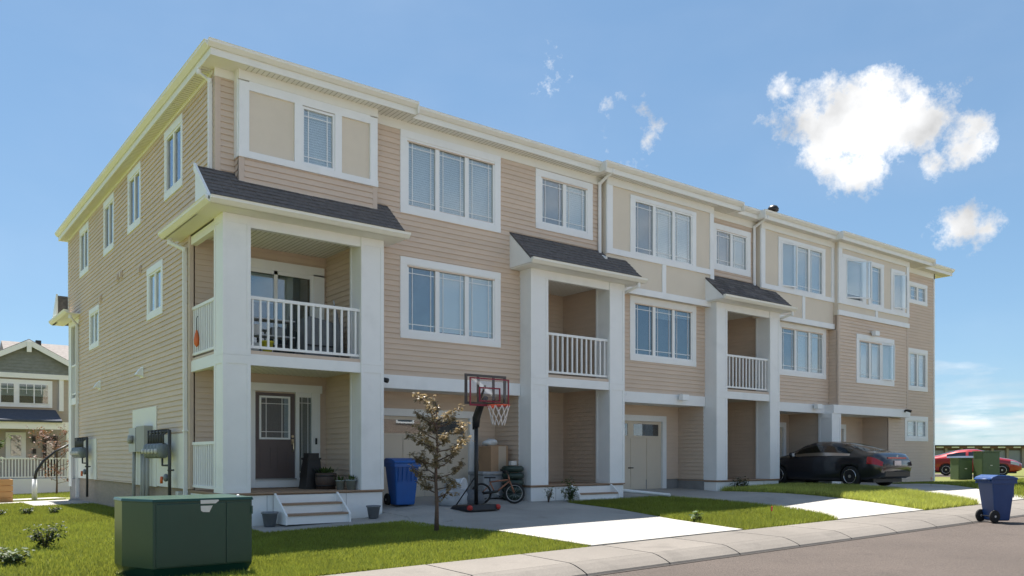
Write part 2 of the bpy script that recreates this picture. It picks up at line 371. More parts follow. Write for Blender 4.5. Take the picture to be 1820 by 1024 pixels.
driveway('driveway', [(L1r, L2l, -6.3, -4.3), (lambda y: max(L1r(y), 8.3) if y > -1.7 else L1r(y), L2l, -4.3, -.46), (8.3, 12.28, -.46, 1.0)], gd)
driveway('driveway', [(L2r, L3l, -6.3, -4.2), (L2r, L3l, -4.2, -.46), (15.45, 19.2, -.46, 1.0)], gd)
driveway('driveway', [(L3r, lambda y: 26.2, -6.3, -3.4), (lambda y: 26.21, D3r, -6.3, -3.4), (L3r, lambda y: 26.2, -3.4, -.46), (lambda y: 26.21, D3r, -3.4, -.46), (22.3, 29.7, -.46, 1.3)], gd)
driveway('path', [(5.3, 6.8, -1.62, -.5), (6.81, 8.5, -1.62, -.5), (8.0, 8.6, -2.6, -1.62)], lambda x, y: gz(x, y), .003)
driveway('path', [(12.4, 15.5, -1.0, -.46)], lambda x, y: gz(x, y))
driveway('side_path', [(3.4, 5.0, 11.0, 13.5), (1.8, 5.0, 13.5, 15.2), (-2, 5.2, 17.4, 19.6)], lambda x, y: gz(x, y))

# ------------------------------------------------------------------ the townhouse row
BLD = thing('townhouse_building', 'long three storey tan sided townhouse row with white trim and porches', 'building', (4.97, 0, 0))
BO = Vector((4.97, 0, 0))
def part(name, mb, m, parent=None, smooth=False, kind=None, fix=True):
    return obj(name, mb.off(-BO), m, parent or BLD, smooth, kind=kind, fix=fix)
CH = .1143
def cut(u0, u1, holes, z):
    iv = [(u0, u1)]
    for a, b, c, d in holes:
        if c < z < d:
            nv = []
            for p, q in iv:
                if b <= p or a >= q: nv.append((p, q)); continue
                if a > p: nv.append((p, a))
                if b < q: nv.append((b, q))
            iv = nv
    return [(p, q) for p, q in iv if q - p > .01]
def siding(parent, axis, pos, out, u0, u1, z0, z1, holes=(), single=False, u0f=None):
    """lapped boards on a wall plane; axis 'y': plane y=pos, u = x; axis 'x': plane x=pos, u = y; out = +-1 outward"""
    k0 = math.floor(z0 / CH + 1e-6); joined = MB(); k = k0
    while k * CH < z1 - 1e-4:
        zb, zt = max(k * CH, z0), min((k + 1) * CH, z1); a0 = u0f(zb) if u0f else u0
        m = joined
        for p, q in cut(a0, u1, holes, (zb + zt) / 2):
            if single: m = MB()
            for (n0, n1, zz0, zz1) in ((.023, .003, zb, zt - .008), ):
                P = [(p, n0, zz0), (q, n0, zz0), (q, n0 - .001, zz0 + .012), (p, n0 - .001, zz0 + .012), (q, n1, zt), (p, n1, zt), (q, 0, zz0), (p, 0, zz0)]
                W_ = [((u, pos + out * n, z) if axis == 'y' else (pos + out * n, u, z)) for u, n, z in P]
                i = len(m.v); m.v += W_; m.f += [[i, i + 1, i + 2, i + 3], [i + 3, i + 2, i + 4, i + 5], [i + 7, i + 6, i + 1, i]]
            if single: part('siding_course', m, SIDING, parent)
        k += 1
    if not single and joined.v: part('siding_courses', joined, SIDING, parent, kind='stuff')
def wall(x0, x1, y0, y1, z0, z1, m=None, name='wall'): return part(name, MB().box(x0, x1, y0, y1, z0, z1), m or SIDING)

XE = 4.97; ZS = 8.42
# core
holes_end = [(2.2, 3.3, 6.9, 8.1), (5.7, 6.7, 6.9, 8.1), (8.6, 9.55, 6.9, 8.1), (12.05, 13.1, 6.9, 8.1), (3.75, 4.78, 4.45, 5.35), (10.5, 11.55, 4.45, 5.35)]
we = wall(XE + .10, XE + .30, 1.72, 13.5, .0, ZS); wall(XE + .10, XE + .30, 13.5, 15.27, 5.62, ZS)
wall(XE + .10, XE + .30, .10, 1.72, 5.62, ZS)
siding(we, 'x', XE, -1, 1.62, 15.33, .42, ZS, holes_end + [(13.5, 15.5, 0, 5.58)], True, lambda z: 1.66 if z < 5.6 else .04)
part('foundation_wall', MB().box(XE + .03, XE + .3, 1.63, 13.5, -.7, .42), FOUND)
for yy in np.arange(1.63, 15.3, 1.22):
    pass
def unit_wall(x0, x1, z0, z1, y=0.0, holes=(), single=False, name='wall'):
    w_ = wall(x0, x1, y + .10, y + .26, z0, z1, name=name); siding(w_, 'y', y, -1, x0, x1, z0, z1, holes, single); return w_
WIN1u = (9.1, 11.5, 6.6, 8.05); WIN1l = (9.1, 11.5, 3.85, 5.3)
unit_wall(8.29, 15.02, 5.6, ZS, 0, [WIN1u, (12.9, 14.5, 6.9, 8.0)], True)
unit_wall(8.29, 12.27, 2.86, 5.6, 0, [WIN1l], True)
unit_wall(4.97 + .05, 5.34, 6.1, ZS, 0)
unit_wall(15.42, 19.22, 2.86, 5.6, 0, [(16.2, 18.65, 3.85, 5.3)], True)
unit_wall(19.3, 21.7, 5.6, ZS, 0, [(19.7, 21.25, 6.85, 7.9)], True)
unit_wall(22.29, 25.85, 2.86, 5.6, 0, [(23.0, 25.45, 3.9, 5.3)])
unit_wall(25.82, 30.6, 2.86, 6.0, -.35, [(27.1, 29.4, 3.85, 5.2)])
unit_wall(30.6, 33.4, 2.55, ZS, 0, [(31.4, 32.7, 7.2, 7.75), (31.4, 32.7, 3.8, 5.2)])
unit_wall(29.82, 33.4, .12, 2.55, 0, [(31.2, 32.75, 1.85, 2.55)])
part('foundation_wall', MB().box(29.82, 33.42, .02, .3, -.4, .12), GREYF)
# closing bodies so no light leaks through the block (roof deck, rear, far end, floors)
wall(XE + .3, 33.3, 15.1, 15.27, -.3, ZS); wall(33.2, 33.4, .12, 15.2, -.3, ZS)
wall(XE + .31, 33.2, 1.9, 15.1, 5.62, 5.72, DARK, 'floor_slab'); wall(XE + .31, 33.2, 1.9, 15.1, 2.9, 3.0, DARK, 'floor_slab')

# bumps: stucco panels with white boards
def panel_sheet(x0, x1, z0, z1, y, t, holes, name, m, parent=None):
    xs = sorted({x0, x1, *[h[0] for h in holes], *[h[1] for h in holes]}); zs = sorted({z0, z1, *[h[2] for h in holes], *[h[3] for h in holes]}); mb = MB()
    for a, b in zip(xs[:-1], xs[1:]):
        for c, d in zip(zs[:-1], zs[1:]):
            if any(h[0] <= (a + b) / 2 <= h[1] and h[2] <= (c + d) / 2 <= h[3] for h in holes): continue
            mb.box(a, b, y, y + t, c, d)
    return part(name, mb, m, parent)
def boards(lst, y0, t, m=WHITE, parent=None, name='trim_board'):
    for (a, b, c, d) in lst: part(name, MB().box(a, b, y0 - t, y0 + .02, c, d), m, parent)
b1 = panel_sheet(5.34, 8.26, 6.22, ZS, -.19, .1, [(6.57, 7.33, 6.9, 8.09)], 'bay', STUCCO)
siding(b1, 'y', -.21, -1, 5.44, 8.16, 6.22, 6.77, (), True)
siding(b1, 'x', 5.335, -1, -.19, 0, 6.22, 6.77)
boards([(5.335, 5.44, 6.22, 6.77), (8.16, 8.27, 6.22, 6.77)], -.21, .014, SIDING_POST, b1, 'corner_post')
boards([(5.32, 8.28, 6.77, 6.90)], -.19, .06, WHITE, b1)
boards([(5.335, 5.53, 6.90, 8.22), (8.10, 8.27, 6.90, 8.22), (6.44, 6.60, 6.90, 8.07), (7.30, 7.45, 6.90, 8.07), (5.53, 8.10, 8.07, 8.24)], -.19, .045, WHITE, b1)
boards([(5.325, 8.28, 8.24, ZS)], -.19, .055, CREAM, b1)
part('trim_board', MB().box(5.31, 5.345, -.19, .0, 6.77, ZS), WHITE, b1)
part('corner_post', MB().box(4.955, 5.06, -.02, .06, 6.45, ZS), SIDING_POST)
part('corner_post', MB().box(4.952, 5.0, .06, .10, 5.7, ZS), SIDING_POST)
part('corner_post', MB().box(4.95, 5.03, 1.58, 1.68, .42, 5.6), SIDING_POST)
part('corner_post', MB().box(4.95, 5.05, 15.30, 15.38, 5.62, ZS), WHITE)
part('corner_post', MB().box(33.36, 33.46, -.03, .06, .12, ZS), WHITE)
part('corner_post', MB().box(25.80, 25.92, -.375, -.30, 2.86, 6.0), SIDING_POST)
part('corner_post', MB().box(30.50, 30.615, -.375, -.30, 2.86, 6.0), SIDING_POST)
def stucco_bay(x0, x1, y, z0, zb, wh, mids):
    w_ = panel_sheet(x0, x1, z0, ZS, y, .1, wh, 'bay', STUCCO); part('bay_side', MB().box(x0, x0 + .05, y + .1, .12, z0, ZS).box(x1 - .05, x1, y + .1, .12, z0, ZS).box(x0 + .05, x1 - .05, y + .1, .12, z0, z0 + .03), STUCCO, w_)
    boards([(x0 - .01, x1 + .01, zb, zb + .15)], y, .04, WHITE, w_)
    boards([(x0 - .005, x0 + .2, zb + .15, 8.22), (x1 - .16, x1 + .005, zb + .15, 8.22)], y, .035, WHITE, w_)
    boards([(x0 - .01, x1 + .01, 8.22, ZS)], y, .045, CREAM, w_)
    boards([(x0 - .01, x1 + .01, z0, z0 + .17)], y, .045, WHITE, w_)
    for a in mids: boards([(a, a + .15, z0 + .17, zb)], y, .03, WHITE, w_)
    return w_
stucco_bay(15.0, 19.34, -.2, 5.47, 6.42, [(15.93, 18.50, 6.48, 8.08)], [17.13])
part('trim_board', MB().box(19.2, 19.36, -.235, -.18, 5.9, 6.42), WHITE)
stucco_bay(21.66, 25.78, -.2, 5.45, 6.36, [(22.62, 25.19, 6.42, 8.06)], [23.9])
stucco_bay(25.79, 30.62, -.37, 5.93, 6.33, [(26.08, 27.47, 6.46, 8.0), (27.78, 28.72, 6.46, 8.0), (29.35, 30.25, 6.46, 7.95)], [28.2])
# frieze under the soffit on the flat wall
for a, b in ((8.28, 14.99), (19.35, 21.65), (30.63, 33.45)): boards([(a, b, 8.22, ZS)], 0, .03, CREAM)
part('trim_board', MB().box(4.945, 4.99, .10, 15.3, 8.34, ZS), CREAM)
part('trim_board', MB().box(4.945, 5.34, -.03, .02, 8.26, ZS), CREAM)

# windows -------------------------------------------------------------------------------
def fbox(m, ax, pos, u0, u1, n0, n1, z0, z1):     # n = distance outward of the plane
    if ax == 'y': m.box(u0, u1, pos - n1, pos - n0, z0, z1)
    else: m.box(pos - n1, pos - n0, u0, u1, z0, z1)
    return m
def window(ax, pos, u0, u1, z0, z1, panes=3, jamb=.17, head=.16, sill=.15, grille='prairie', blinds=1.0, name='window', trim=True, glass=None, tl=None, openp=None):
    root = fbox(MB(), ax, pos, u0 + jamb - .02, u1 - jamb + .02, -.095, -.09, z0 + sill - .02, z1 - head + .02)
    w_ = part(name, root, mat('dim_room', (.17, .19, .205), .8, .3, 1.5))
    if tl: w_['label'] = tl
    if trim:
        for (a, b, c, d, t) in ((u0, u1, z1 - head, z1, .036), (u0, u1, z0, z0 + sill, .036), (u0, u0 + jamb, z0 + sill, z1 - head, .03), (u1 - jamb, u1, z0 + sill, z1 - head, .03)):
            part('trim_board', fbox(MB(), ax, pos, a, b, 0, t, c, d), WHITE, w_)
    a0, a1, c0, c1 = u0 + jamb, u1 - jamb, z0 + sill, z1 - head
    fw = .045; mull = .11 if panes > 1 else 0
    pw = (a1 - a0 - 2 * fw - (panes - 1) * mull) / panes
    fr = MB(); fbox(fr, ax, pos, a0, a1, -.06, .018, c1 - fw, c1); fbox(fr, ax, pos, a0, a1, -.06, .018, c0, c0 + fw)
    fbox(fr, ax, pos, a0, a0 + fw, -.06, .018, c0 + fw, c1 - fw); fbox(fr, ax, pos, a1 - fw, a1, -.06, .018, c0 + fw, c1 - fw)
    for i in range(1, panes):
        s = a0 + fw + i * pw + (i - 1) * mull; fbox(fr, ax, pos, s, s + mull, -.06, .014, c0 + fw, c1 - fw)
    part('frame', fr, WHITE, w_)
    for i in range(panes):
        s = a0 + fw + i * (pw + mull); e = s + pw; zb, zt = c0 + fw, c1 - fw
        if openp is not None and i in openp:
            hinge, ang = openp[i]; hp = s if hinge == 'l' else e
            sm = MB(); q = .04
            for (a, b, c, d) in ((s, e, zt - q, zt), (s, e, zb, zb + q), (s, s + q, zb + q, zt - q), (e - q, e, zb + q, zt - q)): sm.box(a, b, pos - .03, pos + .005, c, d)
            sm.rot(R(ang), (hp, pos)); part('sash', sm, WHITE, w_)
            pm = MB().box(s + q, e - q, pos - .015, pos - .011, zb + q, zt - q); pm.rot(R(ang), (hp, pos)); part('pane', pm, glass or GLASS, w_)
        else:
            part('pane', fbox(MB(), ax, pos, s, e, -.022, -.018, zb, zt), glass or GLASS, w_)
            if grille == 'prairie':
                gm = MB(); t = .017
                for uu in (s + .1, e - .1 - t): fbox(gm, ax, pos, uu, uu + t, -.0175, -.010, zb, zt)
                for zz in (zb + .12, zt - .12 - t): fbox(gm, ax, pos, s, e, -.0174, -.0105, zz, zz + t)
                part('grille', gm, WHITE, w_)
        bl = blinds[i] if isinstance(blinds, (list, tuple)) else blinds
        if bl > 0:
            bm_ = MB(); top = zt; bot = zt - (zt - zb) * bl; n = int((top - bot) / .05)
            for j in range(n):
                zz = top - (j + 1) * .05
                if ax == 'y': bm_.poly([(s, pos + .052, zz), (e, pos + .052, zz), (e, pos + .066, zz + .052), (s, pos + .066, zz + .052)])
                else: bm_.poly([(pos + .052, s, zz), (pos + .052, e, zz), (pos + .066, e, zz + .052), (pos + .066, s, zz + .052)])
            if n: part('blind', bm_, BLIND, w_, fix=False)
    return w_
window('y', 0, 8.937, 11.667, 6.42, 8.24, 3, blinds=1)
window('y', 0, 8.937, 11.667, 3.685, 5.466, 3, blinds=[0, 1, 1])
window('y', 0, 12.75, 14.67, 6.73, 8.2, 2, jamb=.18, blinds=[0, 1])
window('y', -.19, 6.55, 7.35, 6.86, 8.11, 1, jamb=.045, head=.05, sill=.05, blinds=1, trim=False)
window('y', -.2, 15.87, 18.56, 6.44, 8.12, 3, jamb=.16, head=.1, sill=.13, blinds=[0, 1, 1])
window('y', 0, 16.06, 18.8, 3.71, 5.47, 3, blinds=[0, .25, .15], glass=GLASSD)
window('y', 0, 19.54, 21.39, 6.68, 8.06, 2, blinds=[.0, 1])
window('y', -.2, 22.57, 25.24, 6.38, 8.1, 3, jamb=.14, head=.1, sill=.13, blinds=1, openp={0: ('l', -9)})
window('y', 0, 22.85, 25.61, 3.74, 5.46, 3, blinds=[0, 1, 1])
window('y', -.37, 26.0, 27.55, 6.42, 8.05, 1, jamb=.22, head=.12, sill=.1, blinds=.9, openp={0: ('l', -24)})
window('y', -.37, 27.72, 28.78, 6.42, 8.05, 1, jamb=.16, head=.12, sill=.1, blinds=1)
window('y', -.37, 29.3, 30.3, 6.42, 8.0, 1, jamb=.14, head=.12, sill=.1, blinds=1, openp={0: ('l', -22)})
window('y', -.35, 26.95, 29.55, 3.68, 5.4, 3, blinds=[1, 1, 1], openp={2: ('l', -14)})
window('y', 0, 31.28, 32.83, 7.05, 7.88, 2, jamb=.13, head=.12, sill=.12, blinds=1)
window('y', 0, 31.26, 32.85, 3.66, 5.3, 2, jamb=.13, blinds=1)
window('y', 0, 31.05, 32.88, 1.7, 2.67, 2, jamb=.15, blinds=1)
for (a, b, bl) in ((2.06, 3.43, [.2, 0]), (5.54, 6.85, [0, .2]), (8.44, 9.72, [0, .2]), (11.87, 13.25, [0, .15])):
    window('x', XE, a, b, 6.74, 8.25, 2, jamb=.12, head=.16, sill=.15, grille=None, blinds=bl, glass=GLASSD)
for (a, b) in ((3.58, 4.94), (10.34, 11.74)):
    window('x', XE, a, b, 4.29, 5.5, 2, jamb=.15, head=.15, sill=.14, grille=None, blinds=1)

# eaves, gutters, soffits ------------------------------------------------------------------
def gutter_run(pts, z, name='gutter', parent=None, flip=1):
    """moulded gutter following a polyline of the outer eave edge (list of (x,y)), outside is to the left walking along it"""
    prof = [(-.004, -.115), (-.03, -.115), (-.10, -.05), (-.105, -.005), (-.115, 0.0), (-.09, .002), (-.004, -.01)]
    P = [Vector((p[0], p[1], 0)) for p in pts]; m = MB(); n = len(prof)
    for i, p in enumerate(P):
        d0 = (P[i] - P[i - 1]).normalized() if i > 0 else (P[1] - P[0]).normalized()
        d1 = (P[i + 1] - P[i]).normalized() if i < len(P) - 1 else d0
        n0 = Vector((d0.y, -d0.x, 0)); n1 = Vector((d1.y, -d1.x, 0)); b = (n0 + n1); b = b / max(b.length_squared, .3) * 2 if b.length > .1 else n0
        for (a, c) in prof: q = p + b * (-a) * flip; m.v.append((q.x, q.y, z + c))
    for i in range(len(P) - 1):
        for k in range(n): m.f.append([i * n + k, i * n + (k + 1) % n, (i + 1) * n + (k + 1) % n, (i + 1) * n + k])
    m.f += [list(range(n)), list(range((len(P) - 1) * n, len(P) * n))[::-1]]
    return part(name, m, CREAM, parent)
EY, BY, B4 = -.33, -.50, -.66
front = [(4.72, BY), (9.06, BY), (9.06, EY), (14.62, EY), (14.62, BY), (20.3, BY), (20.3, EY), (21.35, EY), (21.35, BY), (25.45, BY), (25.45, B4), (31.95, B4), (31.95, EY), (34.3, EY)]
rf = part('roof', MB(), SHING)
# fascia + soffit as one plate per run
sof = MB()
for (a, b, y0) in ((4.72, 9.06, BY), (9.06, 14.62, EY), (14.62, 20.3, BY), (20.3, 21.35, EY), (21.35, 25.45, BY), (25.45, 31.95, B4), (31.95, 34.3, EY)):
    sof.box(a + (.001 if a > 5 else .033), b - .001, y0 + .033, .5, ZS, ZS + .03)
    f = part('fascia', MB().box(a + .002, b - .002, y0, y0 + .03, ZS - .012, ZS + .17), CREAM)
sof.box(4.753, 5.3, .5, 15.75, ZS + .001, ZS + .031); sof.box(32.9, 34.3, .5, 15.75, ZS, ZS + .03)
soffit = part('soffit', sof, CREAM)
rib = MB()
for (a, b, y0) in ((5.45, 9.0, BY), (9.1, 14.5, EY), (14.8, 20.2, BY), (21.5, 25.4, BY), (25.6, 31.8, B4), (32, 34.2, EY)):
    xx = a
    while xx < b: rib.box(xx, xx + .012, y0 + .05, .0, ZS - .006, ZS); xx += .1
yy = 0.1
while yy < 15.6: rib.box(4.76, 4.96, yy, yy + .012, ZS - .006, ZS); yy += .1
part('soffit_groove', rib, mat('soffit_groove', (0.55, 0.53, 0.47), .6), soffit, kind='stuff')
for (p_, q_) in zip(front[:-1], front[1:]):
    if p_[1] == q_[1]: gutter_run([(p_[0] - (.06 if p_[0] < 5 else 0), p_[1]), q_], ZS + .235)
    else: part('fascia', MB().box(p_[0] - .014, p_[0] + .014, min(p_[1], q_[1]) - .10, max(p_[1], q_[1]) + .02, ZS - .011, ZS + .232), CREAM)
part('fascia', MB().box(4.72, 4.75, BY + .033, 15.75, ZS - .012, ZS + .17), CREAM)
gutter_run([(4.72, 15.75), (4.72, BY)], ZS + .235)
# hip roof
def hip(x0, x1, y0, y1, z, pitch):
    h = min(x1 - x0, y1 - y0) / 2; t = h * pitch; m = MB()
    a, b, c, d = (x0, y0, z), (x1, y0, z), (x1, y1, z), (x0, y1, z)
    if x1 - x0 > y1 - y0: e, f2 = (x0 + h, (y0 + y1) / 2, z + t), (x1 - h, (y0 + y1) / 2, z + t); m.poly([a, b, f2, e]); m.poly([b, c, f2]); m.poly([c, d, e, f2]); m.poly([d, a, e])
    m.poly([d, c, b, a]); return m
part('roof_plane', hip(4.70, 34.32, -.35, 15.8, ZS + .18, .25), SHING, rf)
for (a, b, y0) in ((4.70, 9.04, BY), (14.64, 20.28, BY), (21.37, 31.93, B4 + .12)):
    m = MB(); q = 1.6; m.v += [(a, y0, ZS + .181), (b, y0, ZS + .181), (b - q, y0 + q, ZS + .181 + .25 * q), (a + q, y0 + q, ZS + .181 + .25 * q), (b, 2, ZS + .181), (a, 2, ZS + .181)]
    m.f += [[0, 1, 2, 3], [1, 4, 2], [0, 3, 5], [2, 4, 5, 3]]; part('roof_plane', m, SHING, rf)
for (xx, yy) in ((23.2, 1.2),):
    m = MB(); m.lathe([(.07, 0), (.07, .3), (.16, .3), (.16, .36), (.12, .43), (.03, .47)], (xx, yy, ZS + .18 + .25 * (yy + .35) - .05), 12); part('roof_vent', m, BLACK, rf, True)
m = MB().lathe([(.07, 0), (.07, .32), (.17, .32), (.18, .4), (.13, .48), (.03, .52)], (22.75, .1, ZS + .27), 12); part('roof_vent', m, BLACK, rf, True)

# porches --------------------------------------------------------------------------------
PY = -.45
def column(x0, x1, y0, y1, z0, z1, joint=None):
    c = part('column', MB().box(x0 + .012, x1 - .012, y0 + .012, y1 - .012, z0, z1), WHITE)
    segs = [(z0, joint), (joint, z1)] if joint else [(z0, z1)]
    for (a, b) in segs:
        for (p, q) in ((x0, x0 + .07), (x1 - .07, x1)): part('panel_strip', MB().box(p, q, y0, y0 + .02, a + .002, b - .002), WHITE, c)
        part('panel_strip', MB().box(x0 + .07, x1 - .07, y0 + .001, y0 + .02, a + .002, a + .10), WHITE, c)
        part('panel_strip', MB().box(x0 + .07, x1 - .07, y0 + .001, y0 + .02, b - .16, b - .002), WHITE, c)
        for xs in (x0, x1 - .02):
            for (p, q) in ((y0 + .02, y0 + .09), (y1 - .07, y1)): part('panel_strip', MB().box(xs, xs + .02, p, q, a + .002, b - .002), WHITE, c)
            part('panel_strip', MB().box(xs + .001, xs + .019, y0 + .09, y1 - .07, a + .002, a + .1), WHITE, c)
            part('panel_strip', MB().box(xs + .001, xs + .019, y0 + .09, y1 - .07, b - .16, b - .002), WHITE, c)
    return c
def railing(p0, p1, z0, z1, n, name='railing'):
    p0, p1 = Vector(p0), Vector(p1); d = (p1 - p0); L_ = d.length; d.normalize(); nn = Vector((-d.y, d.x))
    def bar(a, b, w, c0, c1):
        A, B = p0 + d * a, p0 + d * b; m = MB(); q = nn * w / 2
        return m.hexa([(A.x - q.x, A.y - q.y, c0), (B.x - q.x, B.y - q.y, c0), (B.x + q.x, B.y + q.y, c0), (A.x + q.x, A.y + q.y, c0), (A.x - q.x, A.y - q.y, c1), (B.x - q.x, B.y - q.y, c1), (B.x + q.x, B.y + q.y, c1), (A.x + q.x, A.y + q.y, c1)])
    r_ = part(name, bar(0, L_, .06, z1 - .06, z1), WHITE)
    part('bottom_rail', bar(0, L_, .045, z0, z0 + .05), WHITE, r_)
    for i in range(n):
        t = L_ * (i + .5) / n; part('baluster', bar(t - .019, t + .019, .036, z0 + .05, z1 - .06), WHITE, r_)
    return r_
def shingle_roof(x0, x1, y0, z0, y1, z1, single):
    """slope from eave (y0,z0) up to wall (y1,z1), shingle tabs as own pieces"""
    d = Vector((0, y1 - y0, z1 - z0)); L_ = d.length; d.normalize(); nrm = Vector((0, -d.z, d.y))
    r_ = part('porch_roof', MB().hexa([(x0, y0, z0 - .03), (x1, y0, z0 - .03), (x1, y1, z1 - .03), (x0, y1, z1 - .03), (x0, y0, z0), (x1, y0, z0), (x1, y1, z1), (x0, y1, z1)]), SHING)
    nr = int(L_ / .14); joined = MB(); w_ = .32
    for j in range(nr + 1):
        a = j * .14 - .02; b = min(a + .17, L_)
        if b - a < .04: continue
        xx = x0 - (j % 3) * .11 - .05
        while xx < x1:
            p, q = max(xx, x0), min(xx + w_ * random.uniform(.75, 1.2), x1); xx = q if q > xx else xx + w_
            if q - p < .02: continue
            h = random.uniform(.008, .016); m = MB() if single else joined
            o0 = Vector((0, y0, z0)) + d * a; o1 = Vector((0, y0, z0)) + d * b
            pts = [(p + .003, *(o0)[1:]), (q - .003, *(o0)[1:]), (q - .003, *(o1)[1:]), (p + .003, *(o1)[1:])]
            up0, up1 = nrm * (h + .006), nrm * .003
            top = [(pts[0][0], pts[0][1] + up0.y, pts[0][2] + up0.z), (pts[1][0], pts[1][1] + up0.y, pts[1][2] + up0.z), (pts[2][0], pts[2][1] + up1.y, pts[2][2] + up1.z), (pts[3][0], pts[3][1] + up1.y, pts[3][2] + up1.z)]
            m.hexa(pts + top)
            if single: part('shingle', m, SHING, r_)
            if q >= x1 - 1e-6: break
    if not single: part('shingles', joined, SHING, r_, kind='stuff')
    return r_
def porch(xl, xr, unit, roof, wallx, single, cw=.52):
    zc, zb0, zb1, zh = 5.60, 2.81, 3.02, 5.40
    base = .40
    if unit == 1:
        column(xl, xl + cw, PY, PY + cw, base, zc, 2.98)
    else: column(xl, xl + cw, PY, 0.10, base, zc, 2.98)
    column(xr - cw, xr, PY, .08, base, zc, 2.98)
    # skirt and deck
    sk = part('porch_skirt', MB().box(xl + .02, xr - .02, PY + .03, 1.6, -.35, .345), WHITE)
    for a in np.linspace(xl + .02, xr - .02, 5)[1:-1]: part('skirt_joint', MB().box(a - .004, a + .004, PY + .025, PY + .04, -.3, .34), mat('joint_grey', (0.45, 0.45, 0.45), .7), sk)
    nb = 11
    dk = part('deck', MB().box(xl + .01, xr - .01, PY + .04, 1.6, .346, .372), WOOD)
    for i in range(nb):
        a = PY - .02 + i * (1.6 - PY) / nb; part('deck_board', MB().box(xl - .01, xr + .0, a + .003, a + (1.6 - PY) / nb - .003, .373, .40), WOOD, dk)
    # balcony floor and beams
    part('beam', MB().box(xl + cw, xr - cw, PY + .03, PY + .13, zb0, zb1), WHITE)
    fl = part('balcony_floor', MB().box(xl + .03, xr - .03, PY + .13, 1.6, zb0 + .06, zb1 + .02), CREAM)
    part('rim_board', MB().box(xl + cw, xr - cw, PY + .05, PY + .13, zb1, 3.09), SIDING_POST, fl)
    g_ = MB(); xx = xl + .1
    while xx < xr - .1: g_.box(xx, xx + .012, PY + .2, 1.58, zb0 + .052, zb0 + .06); xx += .1
    part('soffit_groove', g_, MATS['soffit_groove'], fl, kind='stuff')
    part('beam', MB().box(xl + cw, xr - cw, PY + .03, PY + .15, zh, zc), WHITE)
    ce = part('porch_ceiling', MB().box(xl + .02, xr - .02, PY + .15, 1.6, zc - .03, zc + .02), CREAM)
    g_ = MB(); xx = xl + .1
    while xx < xr - .1: g_.box(xx, xx + .012, PY + .2, 1.58, zc - .038, zc - .03); xx += .1
    part('soffit_groove', g_, MATS['soffit_groove'], ce, kind='stuff')
    # recess walls
    w_ = wall(xl + .12, wallx + .2, 1.62, 1.8, .40, zc); siding(w_, 'y', 1.6, -1, xl + .1, wallx, .40, zc - .03, [(6.15, 7.75, .3, 2.6), (5.85, 7.8, 3.1, 5.2)] if unit == 1 else ())
    w2 = wall(wallx + .02, wallx + .18, .08, 1.62, .40, zc); siding(w2, 'x', wallx, -1, .08, 1.6, .40, zc - .03)
    if unit > 1:
        wall(xl + .02, xl + .2, .10, 1.62, .4, zc)
    railing((xl + cw, PY + .12), (xr - cw, PY + .12), 3.14, 4.13, 15 if unit == 1 else 13, 'balcony_railing')
    # roof
    x0, x1 = roof
    shingle_roof(x0, x1, -.86, 5.70, 0.0, 6.50, single)
    part('porch_soffit', MB().box(x0 + .02, x1 - .02, -.84, .0, zc, zc + .025), CREAM)
    part('fascia', MB().box(x0 + .02, x1 - .02, -.855, -.83, zc, zc + .10), CREAM)
    gutter_run([(x0 - .03, -.86), (x1 + .03, -.86)], 5.72)
    for xs in ((x0, x1) if unit > 1 else (x1,)):
        s = .02 if xs == x0 else -.02
        part('gable_end', MB().prism([(-.84, 5.63), (0.0, 5.63), (0.0, 6.46), (-.84, 5.68)], xs, xs + s), WHITE)
porch(4.96, 8.30, 1, (4.62, 8.62), 7.95, True)
porch(12.26, 15.42, 2, (11.95, 15.72), 15.08, True, .54)
porch(19.2, 22.30, 3, (19.0, 22.45), 22.0, False, .5)
# unit 1 corner details: side beams, side rails, side eave
for (a, b) in ((2.81, 3.02), (5.40, 5.60)): part('beam', MB().box(4.98, 5.10, .07, 1.6, a, b), WHITE)
part('rim_board', MB().box(5.0, 5.08, .07, 1.6, 3.02, 3.09), SIDING_POST)
railing((5.03, .07), (5.03, 1.6), 3.14, 4.13, 11, 'balcony_railing')
railing((5.03, .07), (5.03, 1.6), .46, 1.38, 11, 'porch_railing')
part('porch_soffit', MB().box(4.62, 4.96, -.0, 2.25, 5.60, 5.625), CREAM)
part('fascia', MB().box(4.61, 4.64, -.84, 2.25, 5.60, 5.70), CREAM)
part('eave_cap', MB().hexa([(4.61, -.5, 5.70), (4.96, -.5, 5.70), (4.96, 2.25, 5.70), (4.61, 2.25, 5.70), (4.61, -.3, 5.71), (4.96, -.2, 5.78), (4.96, 2.25, 5.78), (4.61, 2.25, 5.71)]), CREAM)
gutter_run([(4.62, 2.28), (4.62, -.86)], 5.72)
part('rake_board', MB().prism([(-.86, 5.66), (-.86, 5.73), (0.02, 6.55), (0.02, 6.40)], 4.57, 4.62), WHITE)
part('gable_end', MB().prism([(-.84, 5.63), (0.1, 5.63), (0.1, 6.46), (-.84, 5.68)], 4.625, 4.64), WHITE)

